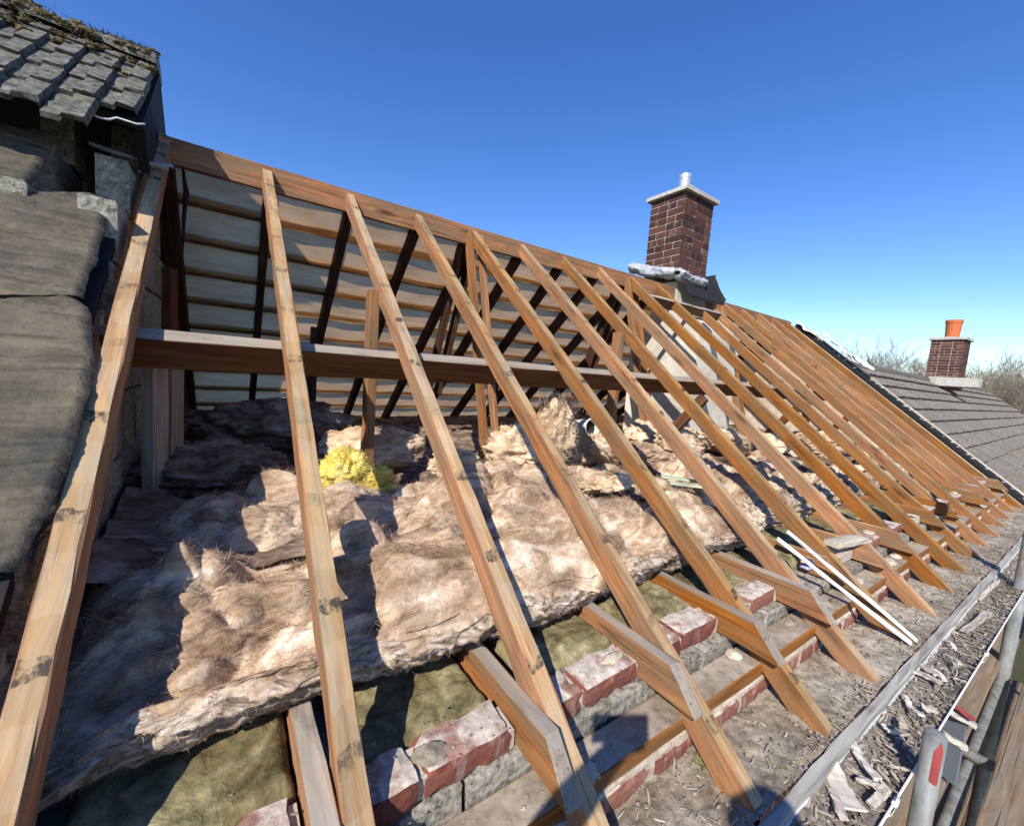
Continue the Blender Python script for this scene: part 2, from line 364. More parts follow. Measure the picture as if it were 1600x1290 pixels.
for k in range(0, NR):
    x = k * S
    if k in (10,): continue
    A2 = np.array([0, CP, -SP]); N2 = np.array([0, SP, CP])
    beam('back_rafter', np.array([x + .01, .026, 0]) + A2 * .02, np.array([x + .01, 0, 0]) + A2 * 3.2, .047, .10, N2, [MT['wood_shade'], MT['wood_shade']], frame_, n=4, skew0=TP, skew1=TP, seed=200 + k)
beam('ridge_board', (-.02, -.0, .012), (4.36, 0, .012), .028, .135, (0, 0, 1), [MT['wood_side'], MT['wood_grey']], frame_, n=24, seed=301)
beam('ridge_board', (4.97, -.0, .012), (7.35, 0, .012), .028, .135, (0, 0, 1), [MT['wood_side'], MT['wood_grey']], frame_, n=16, seed=302)
# purlins set square to the slope
pc = on_slope(0, 1.490, -.080)
beam('purlin', (-.12, pc[1], pc[2]), (7.4, pc[1], pc[2]), .056, .125, NV, [MT['wood_brown'], MT['wood_old']], frame_, n=40, seed=305)
beam('purlin', (-.12, -pc[1], pc[2]), (7.4, -pc[1], pc[2]), .078, .135, (0, SP, CP), [MT['wood_shade'], MT['wood_shade']], frame_, n=10, seed=306)
# posts under the purlin and hangers from the ridge
for k in (2, 6, 14):
    x = k * S - .047
    beam('post', (x, -.80, -1.80), (x, -.80, -.705), .047, .075, (0, -1, 0), [MT['wood_side'], MT['wood_side']], frame_, n=10, seed=400 + k)
    beam('post', (x, .86, -1.80), (x, .86, -.80), .047, .075, (0, -1, 0), [MT['wood_shade'], MT['wood_shade']], frame_, n=4, seed=440 + k)
for k in (4, 8, 12):
    for dx, nm in ((-.049, 'hanger'), (.049, 'hanger')):
        x = k * S + dx
        beam(nm, (x, -.045, -.035), (x, -.50, -1.72), .036 if dx < 0 else .03, .07, (0, -1, .3), [MT['wood_side'], MT['wood_side']], frame_, n=12, seed=460 + k)
        beam(nm, (x, .05, -.10), (x, .56, -1.3), .036, .09, (0, -1, -.3), [MT['wood_shade'], MT['wood_brown']], frame_, n=6, seed=480 + k)
    # diagonal strut from the joists to the purlin
    beam('strut', (k * S + 1.35, -.78, -1.72), (k * S + 1.35, -1.22, -1.16), .045, .07, (0, -1, 0), [MT['wood_brown'], MT['wood_brown']], frame_, n=5, seed=500 + k)
# trimmer in front of the chimney
a = on_slope(3.63, .33, -.004); b2 = on_slope(4.93, .33, -.004)
beam('trimmer', a, b2, .045, .095, NV, [MT['wood_brown'], MT['wood_old']], frame_, n=8, seed=510)
# wall plate and ceiling joists
beam('wall_plate', (-.2, -2.252 + .6 * drift(-.2), -1.990), (7.4, -2.252 + .6 * drift(7.4), -1.990), .096, .046, (0, 0, 1), [MT['wood_side'], MT['dust']], frame_, n=40, seed=520, jit=.001)
beam('wall_plate', (-.2, 2.3, -1.936), (7.4, 2.3, -1.936), .094, .046, (0, 0, 1), [MT['wood_brown'], MT['wood_old']], frame_, n=4, seed=521)
for k in range(1, NR):
    x = k * S - .049; yo = -2.262 + (rng.uniform(-.01, .09) if k > 5 else rng.uniform(-.02, .02)) + .6 * drift(x)
    if k in (9, 12, 15): yo = -2.0
    if k in (2, 3, 4): yo = {2: -2.262, 3: -2.264, 4: -2.285}[k]
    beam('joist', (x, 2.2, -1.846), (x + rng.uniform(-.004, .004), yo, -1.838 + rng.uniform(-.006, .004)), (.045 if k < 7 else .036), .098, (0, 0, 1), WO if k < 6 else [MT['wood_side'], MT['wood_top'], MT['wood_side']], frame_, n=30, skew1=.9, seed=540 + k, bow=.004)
# upright boards against the party wall
for i, (x, y, zt) in enumerate(((.055, -.86, -1.05), (.09, -.66, -.98), (.06, -.42, -.7))):
    beam('stud', (x, y, -1.8), (x + .01, y, zt), .09 if i < 2 else .05, .04, (1, -.4, 0), [MT['wood_old'] if i < 2 else MT['wood_brown']] * 2, frame_, n=6, seed=590 + i)

# ------------------------------------------------------------------ the far slope seen from inside
back = thing('roof_slope', 'inside of the far roof slope lined with sagging beige underlay', 'roof slope', (3.7, 1.2, -1.2))
A2 = np.array([0, CP, -SP]); N2 = np.array([0, SP, CP])
nb = 12; gg = .262
for i in range(nb):
    nu, nv = 170, 12
    xs = np.linspace(-.06, 7.42, nu); ts = np.linspace(0, 1, nv)
    X = np.zeros((nu, nv, 3))
    for j, t in enumerate(ts):
        s = .03 + i * gg + t * (gg + .06) + .012 * vnoise(xs * 1.3, i * 7.1, 0, 3) * t
        sagx = .5 - .5 * np.cos(2 * math.pi * (xs / S))            # sagging between the rafters
        off = .006 - .004 * sagx * math.sin(math.pi * min(1, t)) - .004 * t + .005 * fbm(xs * 2.6, t * 1.5, i * 3.7, 3, 5)
        X[:, j] = np.outer(s, A2) + np.outer(off, N2); X[:, j, 0] = xs
    # a gap where the chimney passes through
    m = np.ones(nu, bool)
    o = link('underlay_strip', grid_mesh(X, MT['felt_back']), back)
    beam('batten', np.array([-.06, 0, 0]) + A2 * (.09 + i * gg) + N2 * .024, np.array([7.42, 0, 0]) + A2 * (.09 + i * gg) + N2 * .024, .036, .013, N2, [MT['wood_shade']], back, n=2, seed=i)

# ------------------------------------------------------------------ eaves wall: bricks, blocks, mortar
wall = thing('eaves_wall', 'low eaves wall of red bricks, grey blocks and crumbling mortar between the rafter feet', 'wall', (3.6, -2.25, -2.3))
def rough_brick(sx, sy, sz, mats, seed, chip=.0034, nx=7, ny=4, nz=3):
    """brick with worn, chipped arrises, base at z=0, slot 1 = mortar-smeared top"""
    g = np.random.default_rng(seed); P = {}; V = []; F = []; I = []
    def vid(i, j, k):
        if (i, j, k) in P: return P[(i, j, k)]
        x, y, z = (i/nx - .5)*sx, (j/ny - .5)*sy, k/nz*sz
        e = (i in (0, nx)) + (j in (0, ny)) + (k in (0, nz))
        q = np.array([x, y, z - sz/2]); sh = 0
        if e >= 2: sh = abs(g.normal())*chip*(1.0 if e == 2 else 1.8) + .0015
        q = q - np.sign(np.round(q, 5))*sh*np.array([i in (0, nx), j in (0, ny), k in (0, nz)]) + g.normal(size=3)*.0009
        P[(i, j, k)] = len(V); V.append(q + np.array([0, 0, sz/2])); return P[(i, j, k)]
    for i in range(nx):
        for j in range(ny):
            F.append((vid(i, j, 0), vid(i, j+1, 0), vid(i+1, j+1, 0), vid(i+1, j, 0))); I.append(0)
            F.append((vid(i, j, nz), vid(i+1, j, nz), vid(i+1, j+1, nz), vid(i, j+1, nz))); I.append(1)
    for i in range(nx):
        for k in range(nz):
            F.append((vid(i, 0, k), vid(i+1, 0, k), vid(i+1, 0, k+1), vid(i, 0, k+1))); I.append(0)
            F.append((vid(i, ny, k), vid(i, ny, k+1), vid(i+1, ny, k+1), vid(i+1, ny, k))); I.append(0)
    for j in range(ny):
        for k in range(nz):
            F.append((vid(0, j, k), vid(0, j, k+1), vid(0, j+1, k+1), vid(0, j+1, k))); I.append(0)
            F.append((vid(nx, j, k), vid(nx, j+1, k), vid(nx, j+1, k+1), vid(nx, j, k+1))); I.append(0)
    return mesh('brick', V, F, mats, I if len(mats) > 1 else None)
bm_full = [rough_brick(.213, .100, .066, [MT['brick_red'], MT['brick_top']], 30 + i) for i in range(6)]
bm_half = [rough_brick(.105, .100, .066, [MT['brick_red'], MT['brick_top']], 40 + i, nx=4) for i in range(4)]
def put(name, me, par, x, y, z, rz=0., tilt=0.):
    return link(name, me, par, Matrix.Translation((x, y, z)) @ Matrix.Rotation(rz, 4, 'Z') @ Matrix.Rotation(tilt, 4, 'X'))
for k in range(0, NR - 1):
    xl, xr = k * S + .024, (k + 1) * S - .072; dy = .6 * drift(xl) if k > 3 else 0
    w = xr - xl; x = xl + .004
    y0 = -2.130 + dy; z0 = -1.9375
    skip = (k in (6, 9, 13))
    if k == 5: continue
    put('brick', bm_half[k % 4], wall, x + .0535, y0 + rng.uniform(-.004, .004), z0 + rng.uniform(-.003, .003), rng.uniform(-.02, .02))
    if not skip: put('brick', bm_full[k % 6], wall, x + .116 + .1065, y0 + rng.uniform(-.006, .006), z0 + rng.uniform(-.003, .004), rng.uniform(-.03, .03), rng.uniform(-.03, .02))
    # mortar bed and head joint
    put('mortar_bed', cbox_mesh(w - .010, .078, .054, [MT['mortar']], .004, .002, k), wall, (xl + xr) / 2, y0 + .001, z0 - .003)
for i in range(int(7.4 / .225)):
    x = i * .225 - .05
    put('brick', bm_full[i % 6], wall, x, -2.262 + .6 * drift(x) + rng.uniform(-.003, .003), -2.112 + rng.uniform(-.002, .002), rng.uniform(-.01, .01))
beam('mortar_joint', (-.2, -2.262 + .6 * drift(-.2), -2.037), (7.4, -2.262 + .6 * drift(7.4), -2.037), .086, .08, (0, 0, 1), [MT['mortar']], wall, n=60, jit=.002, seed=3)
# rough block leaf behind the plate
for i in range(17):
    x = i * .45 + .02
    put('block', cbox_mesh(.44, .13, .215, [MT['block']], .006, .004, 60 + i), wall, x, -2.130 + .6 * drift(x), -2.160 - rng.uniform(0, .006))
for i in range(46):
    x = rng.uniform(.1, 7.2); row = rng.integers(0, 3); y, z = ((-2.135, -1.873), (-2.19, -1.945), (-2.25, -1.990))[row]
    u_ = np.linspace(0, 2*math.pi, 22); v_ = np.linspace(0, math.pi/2 + .2, 9); UU, WW = np.meshgrid(u_, v_, indexing='ij'); dd = np.stack([np.cos(UU)*np.sin(WW), np.sin(UU)*np.sin(WW), np.cos(WW)], -1)
    kk = 1 + .45*fbm(dd[..., 0]*2 + i*3, dd[..., 1]*2, dd[..., 2]*2, 3, i); R_ = np.array([rng.uniform(.02, .07), rng.uniform(.015, .035), rng.uniform(.006, .016)])
    link('mortar_smear', grid_mesh(dd*kk[..., None]*R_ + np.array([x, y + .6*drift(x)*(x > 1.8) + rng.uniform(-.02, .02), z]), MT['mortar' if i % 3 else 'ledge']), wall)
# sloping mortar ledge out to the fascia
xs = np.linspace(-.4, 7.4, 900); vs = np.linspace(0, 1, 40)
XX, VV = np.meshgrid(xs, vs, indexing='ij')
Y = -2.306 + VV * (-.207 + .4 * drift(XX)) + .6 * drift(XX)
Z = -2.100 + .006 * VV + .012 * fbm(XX * 7, VV * 2, 0, 4, 2) + .009 * fbm(XX * 26, VV * 6, 0, 4, 5) + .012 * np.clip(VV - .6, 0, 1) * vnoise(XX * 11, VV * 3, 0, 8)
o = link('mortar_ledge', grid_mesh(np.stack([XX, Y, Z], -1), MT['ledge']), wall)
o = link('outer_leaf', cbox_mesh(7.5, .1, 5.06, [MT['brick_wall']]), wall, Matrix.Translation((3.65, -2.33, -7.2)))
o = link('inner_leaf', cbox_mesh(7.5, .1, 5.0, [MT['plaster']]), wall, Matrix.Translation((3.65, -2.19, -7.2)))
o = link('rear_wall', cbox_mesh(7.5, .25, 5.2, [MT['brick_wall']]), wall, Matrix.Translation((3.65, 2.35, -7.2)))

# fascia and gutter
fa = beam('fascia_board', (-.5, -2.532 + drift(-.5), -2.088), (7.4, -2.532 + drift(7.4), -2.088), .026, .17, (0, 0, 1), [MT['wood_grey']] * 2, None, n=60, jit=.0022, seed=77)
tag(fa, 'weathered grey fascia board along the rafter feet, behind the gutter', 'fascia board')
gut = thing('gutter', 'white plastic eaves gutter choked with dirt and debris', 'gutter', (3.0, -2.6, -2.2))
prof = []
for i in range(13):
    a = math.pi * i / 12; prof.append((-math.cos(a) * .060, -math.sin(a) * .062))
prof_o = [(y * 1.05, z * 1.05 - .001) for y, z in prof]
ring = [(-.060, .004)] + prof + [(.060, .004), (.066, .004)] + prof_o[::-1] + [(-.066, .004)]
xs = np.linspace(-.6, 7.4, 30); X = np.array([[(x, -2.607 + drift(x) - y, -2.118 + z) for (y, z) in ring + [ring[0]]] for x in xs])
link('trough', grid_mesh(X, MT['white_plastic'], False), gut)
for x in (.75, 1.72, 2.95, 4.3, 5.9):
    pts = [(x, -2.607 + drift(x) + .068 * math.cos(a), -2.116 - .07 * math.sin(a)) for a in np.linspace(0.0, math.pi + .25, 12)]
    V = []; F = []
    for (px, py, pz) in pts: V += [(px - .014, py, pz), (px + .014, py, pz), (px + .014, py - .0, pz - .005), (px - .014, py, pz - .005)]
    for i in range(len(pts) - 1):
        for j in range(4): F.append((i*4+j, i*4+(j+1) % 4, i*4+4+(j+1) % 4, i*4+4+j))
    F += [(0, 1, 2, 3), tuple(len(V)-1-q for q in range(4))]
    br = link('bracket', mesh('bracket', V, F, MT['white_plastic']), gut)
    link('clip', tube_mesh([(x - .016, -2.672 + drift(x), -2.112), (x + .016, -2.672 + drift(x), -2.112)], .007, MT['white_plastic'], 8), gut)
# dirt filling it
xs = np.linspace(-.6, 7.38, 640); vs = np.linspace(0, 1, 20); XX, VV = np.meshgrid(xs, vs, indexing='ij')
Y = -2.549 + drift(XX) - VV * .113
Z = -2.128 - .012 * np.sin(math.pi * VV) + .016 * fbm(XX * 6, VV * 1.5, 1, 4, 8) + .007 * fbm(XX * 34, VV * 5, 3, 3, 4)
o = link('gutter_dirt', grid_mesh(np.stack([XX, Y, Z], -1), MT['soil'])); tag(o, 'grey dirt and leaf mould filling the gutter', 'dirt', kind='stuff')

# ------------------------------------------------------------------ sight lines: a pixel gives a direction, a plane gives the distance
def ray(u, v): return RM.T @ np.array([(u - 800) / FPX, (v - 645) / FPX, 1.0])
def on_x(u, v, x): d = ray(u, v); return CAM + d * (x - CAM[0]) / d[0]
def on_y(u, v, y): d = ray(u, v); return CAM + d * (y - CAM[1]) / d[1]
def on_z(u, v, z): d = ray(u, v); return CAM + d * (z - CAM[2]) / d[2]
def on_r(u, v, off=0.): d = ray(u, v); return CAM + d * ((off - CAM @ NV) / (d @ NV))

# ------------------------------------------------------------------ party wall on the high side
pw = thing('party_wall', 'rough grey block party wall stepping up beside the end rafter', 'wall', (-.2, 0, -2.1))
blk = [cbox_mesh(.098, .436, .213, [MT['block']], .007, .003, 80 + i) for i in range(5)]
for i in range(10):
    z = -2.12 + i * .225
    yf = (z + .10) / TP - (.02 if z > -.95 else -.14)
    n = max(1, int(round((-2 * yf) / .445)))
    for lx in (-.100, -.315):
        for j in range(n):
            y = yf + .22 + j * .445
            if y + .1 > -yf + .1: break
            if lx < -.2 and j > 1: break
            put('block', blk[(i * 3 + j) % 5], pw, lx + rng.uniform(-.006, .006), y + rng.uniform(-.012, .012), z, rng.uniform(-.015, .015))
put('wall_below', cbox_mesh(.34, 4.7, 5.1, [MT['plaster']], .01), pw, -.23, 0, -7.2)
V = [(-.075, -2.2, -2.0), (-.075, 2.2, -2.0), (-.075, 0, -.16), (-.125, -2.2, -2.0), (-.125, 2.2, -2.0), (-.125, 0, -.16)]
link('mortar_core', mesh('core', V, [(0, 1, 2), (5, 4, 3), (0, 2, 5, 3), (1, 4, 5, 2), (0, 3, 4, 1)], MT['mortar']), pw)

# ------------------------------------------------------------------ neighbouring roof on the high side
lh = thing('neighbour_roof', 'higher neighbouring roof of mossy grey interlocking concrete tiles', 'roof', (-1.2, -.3, 0))
XV = -.013; DT = .240
def slope_pts(s, D): p = on_slope(0, s, D); return (p[1], p[2])
def ridge_prism(name, xa, xb, se, Da, Db, par):
    bk = 3.2
    pr = [slope_pts(se, Da), slope_pts(se, Db), (0, Db / CP), (-slope_pts(bk, Db)[0], slope_pts(bk, Db)[1]), (-slope_pts(bk, Da)[0], slope_pts(bk, Da)[1]), (0, Da / CP)]
    n = 6; V = [(xa, y, z) for y, z in pr] + [(xb, y, z) for y, z in pr]
    F = [(0, 1, 2, 5), (5, 2, 3, 4), (n+5, n+2, n+1, n), (n+4, n+3, n+2, n+5)] + [(j, n+j, n+(j+1) % n, (j+1) % n) for j in range(n)]
    return link(name, mesh('prism', V, F, MT['black_felt']), par)
deck = ridge_prism('roof_deck', XV, -2.4, .535, DT - .045, DT - .012, lh)
ridge_prism('gable_upstand', XV - .001, XV - .035, .50, .01, DT - .046, lh)  # wall step coloured black for the shade on its sunless side
def tile_mesh(w, L, step=.017, th=.017, seed=0, waves=2, mat='tile_old', lift=.016):
    g = np.random.default_rng(seed); pts = []
    pw_ = w / waves
    for q in range(waves):
        b0 = -w/2 + q*pw_
        pts += [(b0, 0), (b0 + pw_*.40, 0.0), (b0 + pw_*.49, step), (b0 + pw_*.96, step*1.02), (b0 + pw_*.995, step*.3)]
    V = []; F = []; nl = 5; m = len(pts)
    for i in range(nl + 1):
        t = i / nl
        for (x, z) in pts: V.append((x + g.normal()*.0012, t*L + g.normal()*.0012 + (g.normal()*.004 if i == nl else 0), z + t*lift + g.normal()*.0014))
    o2 = len(V)
    for i in range(nl + 1):
        t = i / nl
        for (x, z) in pts: V.append((x, t*L, z + t*lift - th))
    for i in range(nl):
        for j in range(m - 1):
            a = i*m+j; F.append((a, a+1, a+m+1, a+m)); F.append((o2+a, o2+a+m, o2+a+m+1, o2+a+1))
        a = i*m; F.append((a, a+m, o2+a+m, o2+a)); a = i*m+m-1; F.append((a, o2+a, o2+a+m, a+m))
    for j in range(m - 1):
        a = nl*m+j; F.append((a, a+1, o2+a+1, o2+a)); F.append((j, o2+j, o2+j+1, j+1))
    return mesh('tile', V, F, MT[mat])
def slope_frame(x, s, off, z0=0., rz=0.):
    o = on_slope(x, s, off, z0)
    return Matrix(((1, 0, 0, o[0]), (0, -CP, -SP, o[1]), (0, -SP, CP, o[2]), (0, 0, 0, 1))) @ Matrix.Rotation(rz, 4, 'Z')
TW = .222
tm = [tile_mesh(TW - .005, .275, seed=i) for i in range(5)]
tms = [tile_mesh(TW/2 - .004, .275, seed=9 + i, waves=1) for i in range(2)]
for r in range(5):
    tail = -.02 + .198 * r
    for c in range(9):
        x = XV - .006 - TW/2 - c * TW
        if r == 4 and c == 0:
            link('tile', tms[0], deck, slope_frame(x - TW/4, tail - .275 + .06, DT + .012, 0, -.02)); continue
        link('tile', tm[(r*2 + c) % 5], deck, slope_frame(x + rng.uniform(-.002, .002), tail - .275 + rng.uniform(-.006, .006), DT + .010 + rng.uniform(0, .004), 0, rng.uniform(-.012, .012)))
for i in range(7):   # half-round ridge tiles
    x0 = XV - .004 - i * .3; X = []
    for x in np.linspace(x0, x0 - .296, 8):
        X.append([(x, .115 * math.cos(a) , .285 + .085 * math.sin(a) + .012 * float(fbm(x * 9, a * 3, i, 3, 2))) for a in np.linspace(.05, math.pi - .05, 14)])
    X = np.array(X)[:, ::-1]
    link('ridge_tile', grid_mesh(X, MT['tile_old']), deck)
    V = [(x0 + .001, .114 * math.cos(a), .285 + .084 * math.sin(a)) for a in np.linspace(.05, math.pi - .05, 12)]
    if i == 0: link('mortar_end', mesh('end', V, [tuple(range(12))], MT['soil']), deck)
# moss and dead grass on the ridge
def strands(P, Dn, L, wd, mat, name, parent=None, curl=.5, seed=0, label=None, cat=None, seg=3):
    g = np.random.default_rng(seed); n = len(P); V = np.zeros((n, (seg+1)*2, 3)); side = np.cross(Dn, g.normal(size=(n, 3))); side /= np.linalg.norm(side, axis=1)[:, None] + 1e-9
    d = Dn.copy(); p = P.copy(); bend = g.normal(size=(n, 3)) * curl
    for i in range(seg + 1):
        w_ = wd * (1 - .75 * i / seg)
        V[:, 2*i] = p - side * w_ / 2 if np.isscalar(wd) else p - side * w_[:, None] / 2
        V[:, 2*i+1] = p + side * w_ / 2 if np.isscalar(wd) else p + side * w_[:, None] / 2
        d = d + bend / seg; d /= np.linalg.norm(d, axis=1)[:, None] + 1e-9; p = p + d * (L / seg)[:, None]
    base = (np.arange(n) * (seg+1)*2)[:, None]
    F = np.concatenate([base + np.array([[2*i, 2*i+1, 2*i+3, 2*i+2]]) for i in range(seg)], 0)
    me = bpy.data.meshes.new('strands'); me.vertices.add(V.shape[0]*V.shape[1]); me.vertices.foreach_set('co', V.reshape(-1).astype(np.float32))
    me.loops.add(len(F)*4); me.loops.foreach_set('vertex_index', F.ravel().astype(np.int32)); me.polygons.add(len(F)); me.polygons.foreach_set('loop_start', np.arange(0, len(F)*4, 4, dtype=np.int32))
    me.materials.append(MT[mat]); me.update(); me.validate()
    o = link(name, me, parent); o['kind'] = 'stuff'
    return o
def blob_arr(c, rad, seed, amp=.25, fr=2.2, nu=96, nv=56, fine=.05, flat=None):
    u = np.linspace(0, 2*math.pi, nu); v = np.linspace(0.0, math.pi, nv); U, W = np.meshgrid(u, v, indexing='ij')
    d = np.stack([np.cos(U)*np.sin(W), np.sin(U)*np.sin(W), np.cos(W)], -1)
    k = 1 + amp * fbm(d[..., 0]*fr, d[..., 1]*fr, d[..., 2]*fr, 4, seed) + fine * (4*np.abs(vnoise(d[..., 0]*3.2, d[..., 1]*3.2, d[..., 2]*4.5, seed + 5)) - 1.2) + fine * (1.6*np.abs(vnoise(d[..., 0]*8, d[..., 1]*8, d[..., 2]*13, seed + 6)) - .5) + fine * .3 * vnoise(d[..., 0]*26, d[..., 1]*26, d[..., 2]*40, seed + 9)
    X = d * k[..., None] * np.array(rad)
    return X + np.array(c), d
n = 7000; xs = XV - .01 - rng.random(n) ** 1.0 * 2.0; th = rng.uniform(.5, 2.9, n)
cl = fbm(xs * 5, th * 1.2, 0, 3, 4) > -.05; xs, th = xs[cl], th[cl]; n = len(xs)
Pm = np.stack([xs, .115*np.cos(th + .2), .283 + .085*np.sin(th + .2)], 1); Pm[:, 1] -= (th > 2.3) * rng.random(n) * .10; Pm[:, 2] -= (th > 2.3) * rng.random(n) * .05
Dm = np.stack([rng.normal(size=n)*.6, np.cos(th + .2), np.sin(th + .2)*.8 + .1], 1) + rng.normal(size=(n, 3))*.4; Dm /= np.linalg.norm(Dm, axis=1)[:, None]
strands(Pm, Dm, rng.uniform(.008, .032, n), rng.uniform(.002, .005, n), 'moss', 'moss', lh, .9, 3)
for i in range(170):
    x = XV - .015 - rng.random() * 1.2; s = rng.choice([rng.uniform(-.23, -.08), rng.uniform(-.14, -.0), rng.uniform(-.1, .2)], p=[.5, .38, .12]); p = on_slope(x, s, DT + .03 + (.035 if s < -.1 else 0))
    X, _ = blob_arr(p, np.array([.026, .02, .013]) * rng.uniform(.35, 1.25), i, .8, 3, 18, 12, .15); link('moss', grid_mesh(X, MT['moss']), lh)
# thin white flashing strip hanging under the last tile
pts = [on_r(u, v, DT + .0) for u, v in ((88, 163), (110, 168), (125, 169), (140, 177), (155, 184), (170, 187), (182, 184), (198, 189), (213, 194), (226, 194))]
o = link('flashing_strip', tube_mesh(pts, .0035, MT['white_plastic'], 6)); tag(o, 'thin white wavy flashing strip under the mossy tile edge', 'flashing')
# lath and strap at the head of the end rafter
o = beam('lath', on_r(140, 222, .09), on_r(262, 262, .030), .022, .012, NV, [MT['wood_grey']], None, n=6, seed=4); tag(o, 'loose grey lath lying from the blocks to the end rafter', 'lath')
pts = [on_r(u, v, .018) for u, v in ((217, 267), (228, 261), (242, 258), (256, 256), (268, 258), (271, 262))]
V = []; F = []
for i, p in enumerate(pts):
    for q in ((0, .010), (0, -.010)): V.append(p + AV * q[1] * (1.6 if i > 2 else .8) + NV * .0)
for i in range(len(pts) - 1): F.append((2*i, 2*i+1, 2*i+3, 2*i+2))
V = V + [v_ - NV * .004 for v_ in V]; m = len(pts) * 2; F += [tuple(m + q for q in f[::-1]) for f in F]
for i in range(len(pts) - 1): F += [(2*i, 2*i+2, m+2*i+2, m+2*i), (2*i+1, m+2*i+1, m+2*i+3, 2*i+3)]
o = link('metal_strap', mesh('strap', V, F, MT['lead'])); tag(o, 'bent grey metal strap across the head of the end rafter', 'strap')
# end of timber over the strap
o = beam('timber_offcut', on_r(246, 207, .06), on_r(266, 214, .05), .03, .03, NV, [MT['wood_old']] * 2, None, n=3, seed=8); tag(o, 'short timber offcut sticking out above the end rafter head', 'offcut')

# ------------------------------------------------------------------ old underlay sheets on the high side
def felt_sheet(edge, s_top, D0, D1, seed, label, low=None):
    """edge: outline of the torn right-hand side, top to bottom, as seen; the sheet runs on to the left"""
    E = []
    for q, (u, v) in enumerate(edge):
        t = q / (len(edge) - 1); p = on_r(u, v, D0 + (D1 - D0) * t); E.append(((-p[1] - (D0 + (D1 - D0)*t) * SP) / CP, p[0]))
    E = np.array(E); nu, nv = 170, 210; V = np.zeros((nu, nv, 3)); tt = np.linspace(0, 1, len(E))
    for j in range(nv):
        t = j / (nv - 1); se = np.interp(t, tt, E[:, 0]); xe = np.interp(t, tt, E[:, 1]) + .006*float(fbm(t*14, seed, 0, 3, seed))
        k = np.linspace(0, 1, nu); x = -1.7 + (xe + 1.7) * (1 - (1 - k)**2.2); sl = s_top + (se_bot(E, low) - s_top) * t
        w_ = np.clip((x - xe + .5) / .5, 0, 1)**1.5; s_ = sl*(1 - w_) + se*w_
        D = D0 + (D1 - D0)*t + .006*fbm(x*4, s_*5, seed, 4, seed) + .005*np.abs(vnoise(x*3 + .8*s_ + .3*vnoise(x*6, s_*6, 0, 2), s_*(26 if seed == 2 else 44) + vnoise(x*5, s_*5, 0, 7), seed, seed + 3)) + .004*vnoise(x*13, s_*13, seed, seed + 3) + .0012*vnoise(x*60, s_*90, seed, 5)
        D = D - .012*np.clip((x - xe + .02)/.02, 0, 1)**2
        p = np.outer(s_, AV) + np.outer(D, NV); p[:, 0] = x; V[:, j] = p
    o = link('underlay_sheet', grid_mesh(V, MT['felt_left'])); md = o.modifiers.new('thick', 'SOLIDIFY'); md.thickness = .004; md.offset = -1
    return tag(o, label, 'underlay')
def se_bot(E, low): return E[-1, 0] + (low or 0)
felt_sheet([(100, 446), (135, 478), (144, 520), (144, 560), (131, 620), (113, 690), (96, 740), (74, 790), (38, 862), (12, 890)], 1.66, .030, .015, 3, 'lowest torn grey underlay sheet draped beside the end rafter', .03)
felt_sheet([(150, 304), (167, 316), (164, 345), (156, 375), (148, 402), (138, 424), (127, 462)], 1.17, .060, .035, 2, 'middle brown underlay sheet with a ragged dark edge', .12)
felt_sheet([(86, 205), (80, 222), (72, 245), (60, 265), (42, 289)], .86, .11, .075, 1, 'topmost tan underlay sheet directly under the mossy tiles', .1)
pts = [on_y(u, v, .12) for u, v in ((286, 262), (288, 282), (291, 300), (289, 322), (287, 343), (286, 390), (283, 430))]
o = link('hanging_cable', tube_mesh(pts, [.006, .009, .013, .011, .010, .003, .002], MT['black_felt'], 8)); tag(o, 'frayed black cable hanging below the ridge beside the party wall', 'cable')
# strip beside the rafter; black sheet stands for shade in the void behind
X = np.array([[on_slope(x, s, -.045 + .006 * math.sin(s * 9)) for s in np.linspace(1.3, 2.9, 30)] for x in (-.045, -.033, -.026)])
V = [on_slope(x, s, D) for (x, s, D) in ((-1.7, .95, .0), (-.06, .95, .0), (-.06, 2.95, -.02), (-1.7, 2.95, -.02), (-1.7, .95, -.03), (-.06, .95, -.03), (-.06, 2.95, -.05), (-1.7, 2.95, -.05))]
o = link('void_shade', mesh('void_shade', V, [(0, 1, 2, 3), (7, 6, 5, 4), (0, 4, 5, 1), (1, 5, 6, 2), (2, 6, 7, 3), (3, 7, 4, 0)], MT['black_felt'])); tag(o, 'black sheet added for the shade below the torn underlay sheets', 'backing')

